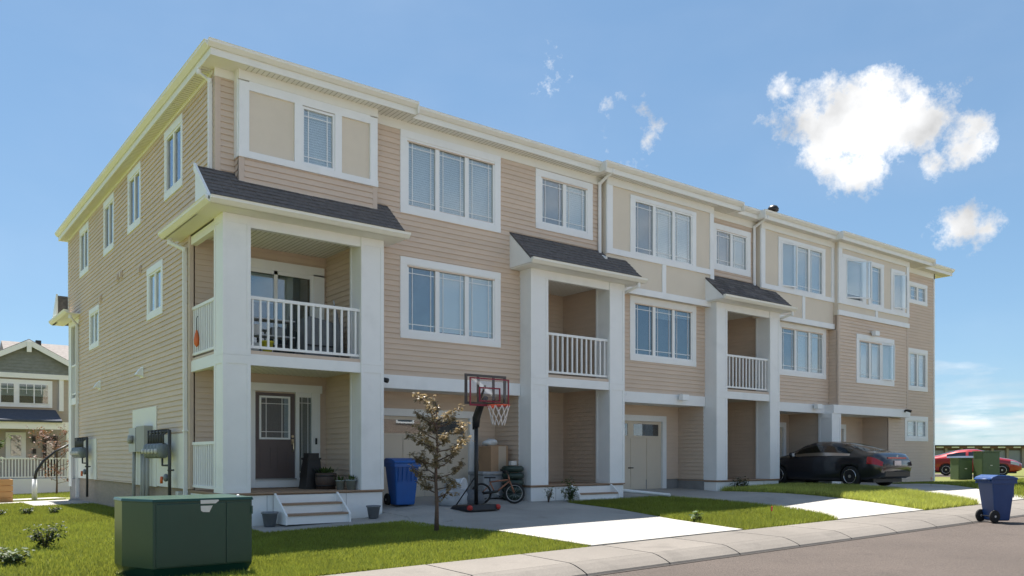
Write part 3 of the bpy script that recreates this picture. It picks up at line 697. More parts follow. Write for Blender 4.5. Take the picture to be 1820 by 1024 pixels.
def downspout(path, sx=.075, sy=.055):
    m = MB(); P = [Vector(p) for p in path]
    for a, b in zip(P[:-1], P[1:]):
        h = (sx / 2, sy / 2)
        if abs((b - a).z) > .6 * (b - a).length:
            q = [(a.x - h[0], a.y - h[1], a.z), (a.x + h[0], a.y - h[1], a.z), (a.x + h[0], a.y + h[1], a.z), (a.x - h[0], a.y + h[1], a.z)]
            m.hexa(q + [(x_ + b.x - a.x, y_ + b.y - a.y, b.z) for x_, y_, z_ in q])
        else: m.tube([a, b], .042, 8)
    for p in P[1:-1]: m.tube([p - Vector((0, 0, .045)), p + Vector((0, 0, .045))], .047, 8)
    return part('downspout', m, WHITE)
downspout([(4.70, 2.1, 5.62), (4.70, 2.1, 5.52), (4.90, 1.75, 5.33), (4.91, 1.72, .0)])
downspout([(4.74, .25, 8.44), (4.74, .25, 8.36), (4.91, .14, 8.2), (4.91, .14, 6.42)])
for (xg, xw, yg, yw, zb) in ((14.95, 14.88, -.48, -.07, 6.36), (21.62, 21.52, -.48, -.07, 6.25)):
    downspout([(xg, yg, 8.55), (xg, yg, 8.48), (xw, yw, 8.24), (xw, yw, zb), (xw, yw - .25, zb - .12)])
for (xa, xw) in ((15.55, 15.50), (22.4, 22.36)):
    downspout([(xa, -.84, 5.62), (xa, -.82, 5.52), (xw, -.1, 5.36), (xw, -.06, .42), (xw + .0, -.2, .2), (xw + .5, -1.5, .10)])
part('downspout_strap', MB().box(4.86, 4.96, 1.66, 1.78, 1.6, 1.63), WHITE)

# garages: beam, recess, door
def garage(x0, x1, y, dx0, dx1, top, unit, beamy=0.0, bz=(2.57, 2.86)):
    part('beam', MB().box(x0, x1, beamy - .03, beamy + .14, *bz), WHITE)
    part('garage_ceiling', MB().box(x0, x1, beamy + .14, y + .1, bz[0] + .02, bz[0] + .06), CREAM)
    w_ = wall(x0 - .1, x1 + .3, y + .12, y + .25, .1, 2.6); siding(w_, 'y', y, -1, x0, x1 + .02, .42, 2.6, [(dx0 - .1, dx1 + .1, 0, top + .1)])
    part('foundation_wall', MB().box(x0 - .1, x1 + .05, y + .02, y + .12, -.1, .42), GREYF)
    w2 = wall(x1 + .02, x1 + .16, .02, y + .12, .1, 2.6); siding(w2, 'x', x1, -1, .02, y, .42, 2.6)
    part('foundation_wall', MB().box(x1 - .004, x1 + .05, .02, y, -.1, .42), GREYF)
    d = part('garage_door', MB().box(dx0, dx1, y + .03, y + .08, .125, top), GARAGE)
    for (a, b, c, e) in ((dx0 - .17, dx0, .12, top + .17), (dx1, dx1 + .17, .12, top + .17), (dx0, dx1, top, top + .17)):
        part('door_trim', MB().box(a, b, y - .05, y + .1, c, e), WHITE, d)
    H_ = (top - .125) / 4
    for i in range(4):          # sectional panels, top one glazed
        a, b = .125 + i * H_ + .004, .125 + (i + 1) * H_ - .004
        n = 2
        for j in range(n):
            p = dx0 + j * (dx1 - dx0) / n; q = p + (dx1 - dx0) / n
            if i == 3:
                s = part('window_section', MB().box(p, q, y + .012, y + .03, a, a + .07).box(p, q, y + .012, y + .03, b - .08, b).box(p, p + .12, y + .012, y + .03, a + .07, b - .08).box(q - .12, q, y + .012, y + .03, a + .07, b - .08), GARAGE, d)
                part('pane', MB().box(p + .12, q - .12, y + .018, y + .024, a + .07, b - .08), GLASSD, d)
                part('pane_backing', MB().box(p + .12, q - .12, y + .026, y + .0295, a + .07, b - .08), DARK, d)
            else:
                mid = (p + q) / 2
                for (u, v) in ((p, mid), (mid, q)):
                    part('door_panel', MB().box(u + .035, v - .006, y + .016, y + .03, a - .003 * (i > 0), b + .003), GARAGE, d)
                part('door_stile', MB().box(p + .0, p + .03, y + .012, y + .03, a, b), GARAGE, d)
    part('door_handle', MB().box((dx0 + dx1) / 2 - .1, (dx0 + dx1) / 2 + .1, y - .01, y + .02, .75, .78), BLACK, d)
garage(8.30, 12.26, 1.0, 8.95, 11.45, 2.03, 1)
garage(15.42, 19.2, 1.0, 15.85, 18.45, 2.13, 2)
garage(22.3, 25.5, 1.35, 22.7, 25.1, 2.13, 3)
garage(26.0, 29.8, 1.0, 26.4, 28.4, 2.13, 4, -.35)
column(25.42, 25.98, -.36, .15, .12, 2.57)
part('beam', MB().box(29.8, 30.75, -.38, .05, 2.57, 2.86), WHITE); part('beam', MB().box(25.5, 26.0, -.381, .13, 2.571, 2.861), WHITE)
w4 = wall(25.85, 26.0, -.24, .2, 2.86, 6.0); siding(w4, 'x', 25.8, -1, -.30, .1, 2.86, 5.44); wall(30.45, 30.6, -.24, .2, 2.86, 8.3); wall(25.86, 26.0, -.24, .2, 6.0, 8.3, STUCCO)

# entry door of the corner unit
ED = part('entry_door', MB().box(6.30, 7.21, 1.60, 1.64, .605, 2.47), DOORB)
for (a, b, c, d) in ((6.13, 6.30, .42, 2.5), (7.21, 7.29, .42, 2.5), (7.58, 7.78, .42, 2.5)): part('door_frame', MB().box(a, b, 1.54, 1.64, c, d), WHITE, ED)
part('door_frame', MB().box(6.10, 7.82, 1.52, 1.64, 2.5, 2.67), WHITE, ED)
part('door_frame', MB().box(7.29, 7.58, 1.57, 1.64, 2.40, 2.5), WHITE, ED); part('door_frame', MB().box(7.29, 7.58, 1.57, 1.64, .42, .62), WHITE, ED)
part('door_sill', MB().box(6.30, 7.21, 1.53, 1.64, .42, .605), WHITE, ED)
part('threshold', MB().box(6.30, 7.21, 1.50, 1.60, .59, .61), STEEL, ED)
lite = part('glass_lite', MB().box(6.44, 7.05, 1.585, 1.59, 1.50, 2.36), GLASSD, ED)
part('lite_frame', MB().box(6.40, 7.09, 1.57, 1.60, 2.36, 2.40).box(6.40, 7.09, 1.57, 1.60, 1.46, 1.50).box(6.40, 6.44, 1.57, 1.60, 1.50, 2.36).box(7.05, 7.09, 1.57, 1.60, 1.50, 2.36), WHITE, ED)
part('grille', MB().box(6.545, 6.557, 1.578, 1.584, 1.5, 2.36).box(6.90, 6.912, 1.578, 1.584, 1.5, 2.36).box(6.44, 7.05, 1.577, 1.583, 1.62, 1.632).box(6.44, 7.05, 1.577, 1.583, 2.23, 2.242), WHITE, ED)
part('lite_backing', MB().box(6.44, 7.05, 1.597, 1.599, 1.5, 2.36), CURT, ED)
for a in (6.42, 6.80):
    for (p, q, r_, s) in ((a, a + .26, 1.27, 1.30), (a, a + .26, .80, .83), (a, a + .03, .83, 1.27), (a + .23, a + .26, .83, 1.27)): part('door_panel', MB().box(p, q, 1.588, 1.60, r_, s), DOORB, ED)
part('handle', MB().tube([(7.15, 1.56, 1.42), (7.15, 1.53, 1.38), (7.15, 1.53, 1.25), (7.15, 1.57, 1.20)], .012, 8).box(7.125, 7.175, 1.575, 1.60, 1.36, 1.47).lathe([(.03, 0), (.03, .03)], (7.15, 1.57, 1.53), 10, 'y'), mat('brass', (0.6, 0.5, 0.35), .3, metal=1), ED)
sg = part('sidelight_pane', MB().box(7.29, 7.58, 1.59, 1.595, .62, 2.40), GLASSD, ED)
part('grille', MB().box(7.36, 7.372, 1.582, 1.588, .62, 2.4).box(7.50, 7.512, 1.582, 1.588, .62, 2.4).box(7.29, 7.58, 1.581, 1.587, .74, .752).box(7.29, 7.58, 1.581, 1.587, 2.27, 2.282), WHITE, ED)
part('lite_backing', MB().box(7.29, 7.58, 1.602, 1.61, .62, 2.40), CURT, ED)
part('doorbell', MB().box(7.66, 7.70, 1.52, 1.54, 1.36, 1.5), BLACK, ED)
part('mailbox', MB().box(5.55, 5.8, 1.47, 1.58, 2.0, 2.32), GARAGE)
part('porch_light', MB().box(5.62, 5.74, 1.46, 1.58, 1.55, 1.85), WHITE)
# balcony sliding door
SD = part('sliding_door', MB().box(5.85, 7.85, 1.60, 1.62, 3.09, 5.3), DARK)
for (a, b, c, d) in ((5.72, 5.9, 3.09, 5.15), (7.62, 7.88, 3.09, 5.15), (5.72, 7.88, 5.12, 5.32)): part('door_trim', MB().box(a, b, 1.54, 1.63, c, d), WHITE, SD)
for (a, b) in ((5.9, 5.96), (6.72, 6.80), (7.55, 7.62)): part('frame', MB().box(a, b, 1.56, 1.60, 3.1, 5.12), WHITE, SD)
part('frame', MB().box(5.96, 7.55, 1.56, 1.60, 5.04, 5.12), WHITE, SD)
for (a, b) in ((5.96, 6.72), (6.80, 7.55)): part('pane', MB().box(a, b, 1.575, 1.58, 3.15, 5.04), GLASSD, SD)
part('curtain', MB().box(6.82, 7.5, 1.59, 1.597, 3.15, 5.02), CURT, SD)
part('curtain', MB().box(6.2, 6.7, 1.59, 1.597, 4.4, 5.02), BLIND, SD)

# steps
def steps(x0, x1, y, zt, zb, n, name='porch_steps'):
    root = None; rise = (zt - zb) / (n + 1); run = .27
    st = [(y, zt), (y - .03, zt), (y - n * run - .06, zb + rise * .9), (y - n * run - .06, zb), (y, zb)]
    for k, xs in enumerate((x0, x1 - .035)):
        o = part(name if root is None else 'stringer', MB().prism([(p[0], p[1]) for p in st], xs, xs + .035), WHITE, root)
        if root is None: root = o
    for i in range(n):
        z = zt - (i + 1) * rise; yf = y - (i + 1) * run
        part('tread', MB().box(x0 + .036, x1 - .036, yf - .02, yf + run - .002, z - .035, z), WOOD, root)
        part('riser', MB().box(x0 + .036, x1 - .036, yf, yf + .02, z - rise + (0 if i < n - 1 else 0.0), z - .036), WHITE, root)
    part('riser', MB().box(x0 + .036, x1 - .036, y - .02, y - .001, zt - rise, zt - .04), WHITE, root)
    return root
steps(5.92, 7.24, PY - .02, .38, -.19, 2)
steps(13.5, 14.9, PY - .02, .38, -.02, 1)

# ------------------------------------------------------------------ wall fittings on the end wall and facade
def vent(y, z, label, flat=False):
    if flat:
        m = MB().box(4.93, 4.955, y - .09, y + .09, z - .1, z + .1).box(4.90, 4.93, y - .06, y + .06, z - .07, z + .07)
        o = obj('wall_vent', m.off((-4.93, -y, -z)), SIDING_POST, None, loc=(4.93, y, z))
    else:
        m = MB().prism([(4.955, z + .1), (4.955, z - .1), (4.80, z - .07), (4.82, z - .02), (4.90, z + .09)], y - .1, y + .1, 'y').box(4.94, 4.958, y - .13, y + .13, z - .13, z + .13)
        o = obj('wall_vent', m.off((-4.93, -y, -z)), WHITE, None, loc=(4.93, y, z))
    return tag(o, label, 'vent')
vent(10.28, 3.15, 'white hooded vent on the tan end wall under the small rear window')
vent(5.43, 3.12, 'white hooded vent on the tan end wall above the electrical panel')
vent(10.1, 5.62, 'small flat tan vent just above the rear middle window', True)
vent(5.6, 5.62, 'flat tan vent beside the front middle window on end wall', True)
vent(7.55, 5.85, 'right one of two adjoining tan vents high on end wall', True)
vent(7.95, 5.85, 'left one of two adjoining tan vents high on end wall', True)
part('meter_board', MB().box(4.925, 4.965, 4.05, 6.26, .40, 2.24), CREAM); part('meter_board', MB().box(4.93, 4.965, 1.95, 4.04, .42, 1.57), CREAM)
part('meter_board', MB().box(4.93, 4.965, 10.66, 13.45, .42, 1.62), CREAM)
def gas_set(y, n, label, red):
    t = thing('gas_meter', label, 'gas meter', (4.9, y, 0.1))
    def p(name, m, mm, par=None, sm=True): return obj(name, m.off((-4.9, -y, -.1)), mm, par or t, sm)
    riser = MB().tube([(4.78, y - .55, -.1), (4.78, y - .55, 1.65)], .034, 10).tube([(4.78, y - .55, 1.62), (4.78, y + .2 * n, 1.62)], .03, 10).tube([(4.86, y - .55, .8), (4.70, y - .75, .8)], .02, 8)
    p('riser_pipe', riser, PIPE)
    p('regulator', MB().lathe([(.03, -.05), (.075, -.03), (.085, 0), (.075, .03), (.03, .05)], (4.74, y - .42, .64), 12, 'x').tube([(4.78, y - .55, .64), (4.74, y - .35, .64)], .022, 8), METER)
    p('valve_cap', MB().tube([(4.68, y - .33, .66), (4.68, y - .30, .52)], .03, 8), red)
    for i in range(n):
        yy = y - .3 + i * .27; cx = 4.70
        b = p('meter_body', MB().lathe([(.05, -.17), (.10, -.14), (.125, -.03), (.125, .02), (.115, .12), (.06, .15)], (cx, yy, 1.22), 14), METER)
        p('meter_index', MB().lathe([(.055, 0), (.055, .05)], (cx - .155, yy, 1.2), 10, 'x'), STICK, b)
        p('meter_pipe', MB().tube([(cx, yy - .07, 1.3), (cx, yy - .07, 1.55), (4.78, yy - .07, 1.62)], .02, 8).tube([(cx, yy + .07, 1.3), (cx, yy + .07, 1.66), (4.86, yy + .07, 1.66)], .02, 8), PIPE, b)
    p('lower_pipe', MB().tube([(4.70, y - .3, 1.07), (4.70, y - .3, .9), (4.78, y - .55, .9)], .022, 8), PIPE)
gas_set(2.95, 5, 'bank of grey gas meters with dark pipes beside the porch downspout', ORANGE)
gas_set(11.7, 5, 'bank of grey gas meters near the rear corner of end wall', ORANGE)
t = thing('electrical_panel', 'grey electrical boxes with conduits on the cream board of end wall', 'electrical panel', (4.9, 5.0, 0.4))
def ep(name, m, mm, sm=False): return obj(name, m.off((-4.9, -5.0, -.4)), mm, t, sm)
ep('meter_box', MB().box(4.78, 4.92, 5.35, 6.0, 1.2, 1.78), STEEL); ep('meter_dial', MB().lathe([(.10, -.09), (.10, 0)], (4.78, 5.65, 1.5), 14, 'x'), GALV, True)
ep('breaker_box', MB().box(4.74, 4.92, 4.35, 5.1, 1.2, 1.8), GALV)
for i, yy in enumerate((5.7, 4.95, 4.72, 4.45)):
    ep('conduit', MB().tube([(4.84, yy, 1.2), (4.84, yy + (.0 if i % 2 else .05), .5), (4.84, yy + .05, -.35)], .04, 10), GALV, True)
tag(obj('outlet_box', MB().box(-.05, .05, -.1, .1, -.08, .08), STICK, None, loc=(4.88, 2.05, .28)), 'small grey outlet box low on the wall by the downspout', 'outlet box')
def camera_light(loc, label, mm=WHITE):
    t_ = thing('security_camera', label, 'camera', loc)
    obj('camera_body', MB().tube([(0, -.02, .03), (.02, -.10, .02), (.08, -.22, -.02)], [.03, .045, .055], 10), mm, t_, True)
    obj('mount', MB().lathe([(.045, 0), (.045, .03)], (0, -.03, .0), 10, 'y'), mm, t_, True)
    return t_
camera_light((8.42, -.03, 2.72), 'small dark camera on the beam beside the corner porch column', BLACK)
camera_light((15.55, -.03, 2.76), 'small camera on the beam right of the middle porch')
def flood(loc, label):
    t_ = thing('flood_light', label, 'light', loc)
    obj('lamp_head', MB().box(-.14, .14, -.22, -.08, -.10, .06), WHITE, t_); obj('mount', MB().lathe([(.06, -.09), (.06, 0)], (0, 0, .02), 10, 'y'), WHITE, t_)
flood((18.1, -.02, 2.80), 'white flood light on the beam of the middle garage')
flood((24.9, -.02, 2.80), 'white flood light on the beam above the parked dark car')
flood((28.0, -.36, 5.5), 'small white light on tan siding under the last bay')
camera_light((30.3, -.39, 2.80), 'dark camera at the end of the last garage beam', BLACK)

# rear porch at the far end of the end wall
for (a, b) in ((2.81, 3.02), (5.40, 5.60)): part('beam', MB().box(4.98, 5.10, 13.5, 14.95, a, b), WHITE)
column(4.97, 5.42, 14.93, 15.38, .1, 5.6, 2.98)
part('porch_floor', MB().box(5.0, 6.5, 13.5, 15.3, -.5, .36), GREYF); part('balcony_floor', MB().box(5.1, 6.5, 13.5, 15.3, 2.87, 3.06), CREAM); part('porch_ceiling', MB().box(5.1, 6.5, 13.5, 15.3, 5.56, 5.6), CREAM)
part('recess_wall', MB().box(6.4, 6.6, 13.4, 15.3, .3, 5.6), SIDING)
part('porch_soffit', MB().box(4.62, 4.96, 13.2, 16.2, 5.60, 5.625), CREAM); part('fascia', MB().box(4.60, 4.62, 13.2, 16.2, 5.60, 5.70), CREAM)
gutter_run([(4.60, 16.2), (4.60, 13.2)], 5.72)
part('porch_roof', MB().prism([(15.4, 5.63), (16.25, 5.63), (16.25, 5.70), (15.4, 6.5)], 4.66, 8.5), SHING); part('gable_end', MB().prism([(15.4, 5.6), (16.25, 5.6), (16.25, 5.72), (15.4, 6.55)], 4.60, 4.655), WHITE)
downspout([(4.68, 13.3, 5.62), (4.68, 13.3, 5.5), (4.9, 13.48, 5.3), (4.91, 13.48, -.2)])
railing((5.03, 13.55), (5.03, 14.93), 3.14, 4.13, 8, 'balcony_railing')

# ------------------------------------------------------------------ transformer box in the foreground
def transformer():
    x0, x1, y0, y1, zt, zb = 2.52, 3.70, -5.42, -4.45, .575, -.26
    t = thing('transformer_box', 'large dark green utility transformer box with torn grey sticker on lawn', 'utility box', (3.1, -4.6, -.36))
    o = (-3.1, 4.6, .36)
    def p(name, m, mm, par=None): return obj(name, m.off(o), mm, par or t)
    cham = lambda e: [(x0 - e * .7, y0 - e), (x1 + e, y0 - e), (x1 + e, y1 + e), (2.30 - e, y1 + e), (2.30 - e, -4.86 - e * .4)]
    def pr(e0, z0, e1, z1):
        m = MB(); A, B = cham(e0), cham(e1); n = 5; m.v += [(a, b, z0) for a, b in A] + [(a, b, z1) for a, b in B]; m.f += [list(range(n))[::-1], list(range(n, 2 * n))] + [[k, (k + 1) % n, n + (k + 1) % n, n + k] for k in range(n)]; return m
    b = p('cabinet', pr(0, zb, 0, zt - .03), GREENB); bevel(b, .012, 2)
    l = p('lid', pr(.014, zt - .04, .004, zt), GREENB); bevel(l, .008, 2)
    p('base_skirt', pr(-.13, -.55, -.005, zb), GREENB)
    for (a, c) in ((x0 + .03, 3.365), (3.375, x1 - .02)): bevel(p('door_panel', MB().box(a, c, y0 - .012, y0 + .01, zb + .02, zt - .06), GREENB), .006, 2)
    p('hinge', MB().tube([(x1 - .01, y0 - .015, .36), (x1 - .01, y0 - .015, .46)], .014, 8), GREENB)
    st = MB(); yy = y0 - .0135
    st.poly([(3.06, yy, .505), (3.24, yy, .505), (3.28, yy, .535), (3.275, yy, .55), (3.06, yy, .55)]); st.poly([(3.06, yy, .48), (3.205, yy, .48), (3.165, yy, .40), (3.09, yy, .405), (3.065, yy, .42)])
    p('sticker', st, STICK)
    p('lid_bolt', MB().lathe([(.025, 0), (.02, .02), (.008, .03)], (x1 - .16, y0 + .06, zt), 8), STICK)
transformer()

# ------------------------------------------------------------------ wheeled bins
def bin_(loc, rz, label, mm):
    t = thing('wheeled_bin', label, 'bin', loc, rz, )
    n = [(-.25, -.26), (.25, -.26), (.25, .26), (-.25, .26)]
    b = MB().hexa([(-.21, -.2, .04), (.21, -.2, .04), (.21, .2, .04), (-.21, .2, .04), (-.28, -.30, .92), (.28, -.30, .92), (.28, .33, .92), (-.28, .33, .92)]); bevel(obj('bin_body', b, mm, t), .03, 3)
    obj('rim', MB().box(-.30, .30, -.33, -.30, .86, .94).box(-.30, .30, .33, .36, .86, .94).box(-.30, -.28, -.30, .33, .86, .94).box(.28, .30, -.30, .33, .86, .94), mm, t)
    l = MB(); sec = [(-.36, .95), (-.34, .99), (-.1, 1.04), (.2, 1.05), (.36, 1.0), (.40, .95), (.36, .935), (-.33, .935)]
    l.prism(sec, -.315, .315, 'x'); bevel(obj('lid', l, mm, t), .02, 3)
    obj('handle', MB().tube([(-.25, .34, .93), (-.25, .43, .95), (.25, .43, .95), (.25, .34, .93)], .018, 8), mm, t, True)
    for k in range(5): obj('rib', MB().box(-.2 + k * .1 - .006, -.2 + k * .1 + .006, -.315, -.29, .55, .86), mm, t)
    for s in (-1, 1):
        w = obj('wheel', MB().lathe([(.06, -.03), (.13, -.03), (.14, -.015), (.14, .015), (.13, .03), (.06, .03)], (s * .25, .25, .14), 18, 'x'), RUBBER, t, True)
        obj('hub', MB().lathe([(.025, -.034), (.03, 0), (.025, .034)], (s * .25, .25, .14), 10, 'x'), STICK, w)
    obj('axle', MB().tube([(-.25, .25, .14), (.25, .25, .14)], .012, 6), BLACK, t)
    return t
bin_((8.93, -.12, gz(8.93, -.45) + .015), R(-8), 'bright blue wheeled bin between porch column and garage door', BLUEB)
bin_((19.15, -8.0, -.475 + float(tilt(19.15)) + .01), R(60), 'navy blue wheeled bin standing at the kerb on the road', BLUEN).scale = (.86, .86, .98)

# ------------------------------------------------------------------ basketball hoop
def hoop():
    bx, by = 9.9, -1.55; z0 = float(gd(bx, by)) + .02
    t = thing('basketball_hoop', 'portable basketball hoop with black pole and red framed board', 'basketball hoop', (bx, by, z0))
    o = lambda n, m, mm, par=None, sm=False: obj(n, m, mm, par or t, sm)
    base = o('base', MB().hexa([(-.42, -.3, 0), (.42, -.3, 0), (.34, .55, 0), (-.34, .55, 0), (-.36, -.24, .13), (.36, -.24, .13), (.28, .48, .10), (-.28, .48, .10)]), BLACK); bevel(base, .03, 2)
    for s in (-.36, .36): o('base_cap', MB().lathe([(.05, -.04), (.06, 0), (.05, .04)], (s, -.26, .07), 12, 'x'), RED, base, True)
    pole = o('pole', MB().tube([(0, .02, .05), (0, .02, 1.95)], .042, 12), BLACK, None, True)
    o('brace', MB().tube([(0, .0, .75), (-.25, .42, .08)], .014, 8).tube([(0, .0, .75), (.25, .42, .08)], .014, 8), BLACK, pole, True)
    o('arm', MB().tube([(0, .03, 1.75), (0, .0, 1.95), (0, -.2, 2.25), (0, -.34, 2.35)], [.075, .08, .06, .05], 10).tube([(0, .12, 1.7), (0, .12, 1.95), (0, -.3, 2.6)], .025, 8), BLACK, pole, True)
    yb = -.36
    fr = MB(); a, b, c, d = -.52, .52, 2.2, 2.82
    fr.box(a, b, yb + .02, yb + .06, c, c + .05).box(a, b, yb + .02, yb + .06, d - .05, d).box(a, a + .05, yb + .02, yb + .06, c + .05, d - .05).box(b - .05, b, yb + .02, yb + .06, c + .05, d - .05).box(-.22, -.17, yb + .02, yb + .05, c + .05, d - .05).box(.17, .22, yb + .02, yb + .05, c + .05, d - .05)
    brd = o('board_frame', fr, mat('brown_grey_steel', (0.09, 0.075, 0.07), .5))
    yb = -.47; r2 = MB(); a, b, c, d = -.50, .50, 2.16, 2.74; w = .028
    r2.box(a, b, yb, yb + .02, c, c + .04).box(a, b, yb, yb + .02, d - w, d).box(a, a + w, yb, yb + .02, c + .04, d - w).box(b - w, b, yb, yb + .02, c + .04, d - w)
    r2.box(-.27, .27, yb - .004, yb + .016, 2.52, 2.55).box(-.27, .27, yb - .004, yb + .016, 2.25, 2.28).box(-.27, -.24, yb - .004, yb + .016, 2.28, 2.52).box(.24, .27, yb - .004, yb + .016, 2.28, 2.52)
    o('board_border', r2, mat('maroon_red', (0.23, 0.012, 0.03), .45), brd)
    o('backboard', MB().box(-.49, .49, yb + .006, yb + .012, 2.17, 2.73), glass_mat('acrylic', (0.9, 0.88, 0.88), .03), brd)
    rim = o('rim', MB().torus((0, yb - .30, 2.17), .225, .011, 'z', 28, 8).box(-.07, .07, yb - .09, yb, 2.12, 2.19), mat('orange_rim', (0.80, 0.10, 0.035), .45), None, True)
    o('rim_plate', MB().box(-.23, .23, yb - .53, yb - .515, 2.10, 2.17).rot(0), MATS['orange_rim'], rim) if False else None
    net = MB(); N_ = 10
    for k in range(N_):
        a0 = 2 * math.pi * k / N_
        for sgn in (-1, 1):
            pts = []
            for j in range(6):
                q = j / 5; rr = .222 - .10 * q; an = a0 + sgn * q * .95; pts.append((rr * math.cos(an), yb - .30 + rr * math.sin(an), 2.165 - .40 * q))
            net.tube(pts, .0075, 5)
    o('net', net, mat('net_white', (0.72, 0.66, 0.64), .8), rim)
hoop()

# ------------------------------------------------------------------ things kept in front of the first garage
def bike():
    f, r = Vector((11.50, -.78)), Vector((10.82, -.42)); d = (f - r).normalized(); L_ = (f - r).length; z0 = float(gd(11.2, -.6)) + .015
    t = thing('bicycle', "child's orange and black bicycle leaning in front of the boxes", 'bicycle', (r.x, r.y, z0), math.atan2(d.y, d.x))
    o = lambda n, m, mm, par=None: obj(n, m, mm, par or t, True)
    Rw = .215; CO = mat('copper_frame', (0.34, 0.15, 0.09), .3, metal=.5)
    for xx in (0, L_):
        w = o('wheel', MB().torus((xx, 0, Rw + .025), Rw, .026, 'y', 28, 8), RUBBER)
        o('wheel_rim', MB().torus((xx, 0, Rw + .025), Rw - .03, .01, 'y', 24, 6), STEEL, w)
        sp = MB()
        for k in range(10):
            a = math.pi * 2 * k / 10; sp.tube([(xx, 0, Rw + .025), (xx + (Rw - .03) * math.cos(a), 0, Rw + .025 + (Rw - .03) * math.sin(a))], .002, 4)
        o('spokes', sp, STEEL, w)
    h = (L_ - .12, 0, .52); bb = (L_ * .42, 0, .24); seat = (L_ * .26, 0, .50)
    fr = MB().tube([h, bb], .02, 8).tube([(h[0] - .02, 0, h[2] + .03), seat], .018, 8).tube([seat, bb], .018, 8)
    for s in (-.05, .05): fr.tube([bb, (0, s, Rw + .025)], .011, 6).tube([(seat[0], 0, seat[2] - .06), (0, s, Rw + .025)], .009, 6)
    o('frame', fr, CO)
    fk = MB()
    for s in (-.05, .05): fk.tube([(h[0] + .01, s, h[2] - .02), (L_, s, Rw + .025)], .016, 8)
    o('fork', fk.tube([(h[0] + .02, 0, h[2] - .05), (h[0] - .03, 0, h[2] + .16)], .016, 8), CO)
    hb = o('handlebar', MB().tube([(h[0] - .12, -.27, .76), (h[0] - .04, -.16, .72), (h[0] - .03, 0, .66), (h[0] - .04, .16, .72), (h[0] - .12, .27, .76)], .012, 8), BLACK)
    for s in (-1, 1): o('grip', MB().tube([(h[0] - .10, s * .24, .755), (h[0] - .15, s * .33, .77)], .018, 8), RUBBER, hb)
    o('saddle', MB().prism([(-.13, -.06), (-.13, .06), (.0, .04), (.13, .015), (.13, -.015), (.0, -.04)], .585, .62, 'z').off((seat[0], 0, 0)).tube([seat, (seat[0], 0, .59)], .013, 6), BLACK)
    cr = o('crank', MB().lathe([(.075, -.006), (.075, .006)], (bb[0], -.05, bb[2]), 18, 'y').tube([(bb[0], -.06, bb[2]), (bb[0] + .11, -.06, bb[2] - .06)], .01, 6), STEEL)
    o('pedal', MB().box(bb[0] + .07, bb[0] + .16, -.14, -.06, bb[2] - .075, bb[2] - .05), BLACK, cr)
    o('chain_guard', MB().prism([(0, Rw), (0, Rw + .06), (bb[0] + .06, bb[2] + .08), (bb[0] + .06, bb[2] + .02)], -.075, -.066, 'y'), BLACK)
bike()
def blob(name, c, r, mm, label, cat, seed, amp=.25, n=3):
    bm = bmesh.new(); bmesh.ops.create_icosphere(bm, subdivisions=n + 1, radius=1); rn = random.Random(seed)
    ph = [(Vector((rn.uniform(-1, 1), rn.uniform(-1, 1), rn.uniform(-1, 1))).normalized(), rn.uniform(2, 6), rn.uniform(0, 6)) for _ in range(9)]
    for v in bm.verts:
        k = 1 + sum(amp / 3 * math.sin(f_ * v.co.dot(dv) + p_) for dv, f_, p_ in ph) / 2
        q = v.co * k; v.co = Vector((q.x * r[0], q.y * r[1], max(q.z, -.55) * r[2]))
    mn = min(v.co.z for v in bm.verts)
    for v in bm.verts: v.co.z -= mn
    me = bpy.data.meshes.new(name); bm.to_mesh(me); bm.free()
    return tag(link(name, me, mm, None, True, c), label, cat)
TARP = mat('grey_tarp', (0.33, 0.34, 0.35), .75, .25, 5, .5, 12)
zt_ = float(gd(10.4, -.5)) + .012
blob('tarp_bag', (10.05, -.45, zt_), (.40, .30, .24), TARP, 'crumpled pale grey tarp bag lying before the garage door', 'bag', 3)
blob('duffel_bag', (10.45, -.62, zt_), (.28, .22, .22), mat('dark_grey_fabric', (.10, .105, .115), .8, .2, 6, .4, 20), 'dark grey stuffed bag under the white pail by hoop', 'bag', 5)
t = thing('plastic_pail', 'white plastic pail lying on its side on the grey bags', 'pail', (10.42, -.30, zt_ + .26), R(-60))
PAIL = mat('pail_white', (0.66, 0.68, 0.70), .4, .06, 6)
obj('pail_body', MB().lathe([(.15, -.42), (.155, -.2), (.175, 0)], (0, 0, .16), 20, 'x'), PAIL, t, True)
obj('pail_lid', MB().lathe([(.185, -.02), (.19, 0), (.17, .02), (.15, .012), (.03, .012)], (0, 0, .16), 20, 'x'), PAIL, t, True)
CARD = mat('cardboard', (0.40, 0.25, 0.145), .8, .1, 3, .1, 60)
t = thing('cardboard_box', 'brown cardboard box with a bag on top, stacked by the garage', 'box', (11.78, .42, .72), R(4))
bevel(obj('carton', MB().box(-.27, .27, -.24, .24, 0, .62), CARD, t), .01); obj('tape', MB().box(-.04, .2, -.244, -.24, .0, .62), mat('tape', (.5, .4, .3), .3), t)
obj('flap', MB().hexa([(-.27, -.24, .621), (.27, -.24, .621), (.27, -.05, .66), (-.27, -.05, .66), (-.27, -.24, .626), (.27, -.24, .626), (.27, -.05, .665), (-.27, -.05, .665)]), CARD, t)
b_ = blob('plastic_bag', (11.66, .38, 1.35), (.17, .15, .12), mat('clear_plastic_bag', (.55, .57, .58), .35, .2, 9), 'crumpled clear plastic bag lying on the cardboard box', 'bag', 8, .4)
t = thing('storage_tote', 'grey covered tote under the cardboard box behind the bicycle', 'tote', (11.66, .38, float(gd(11.6, .4)) + .012))
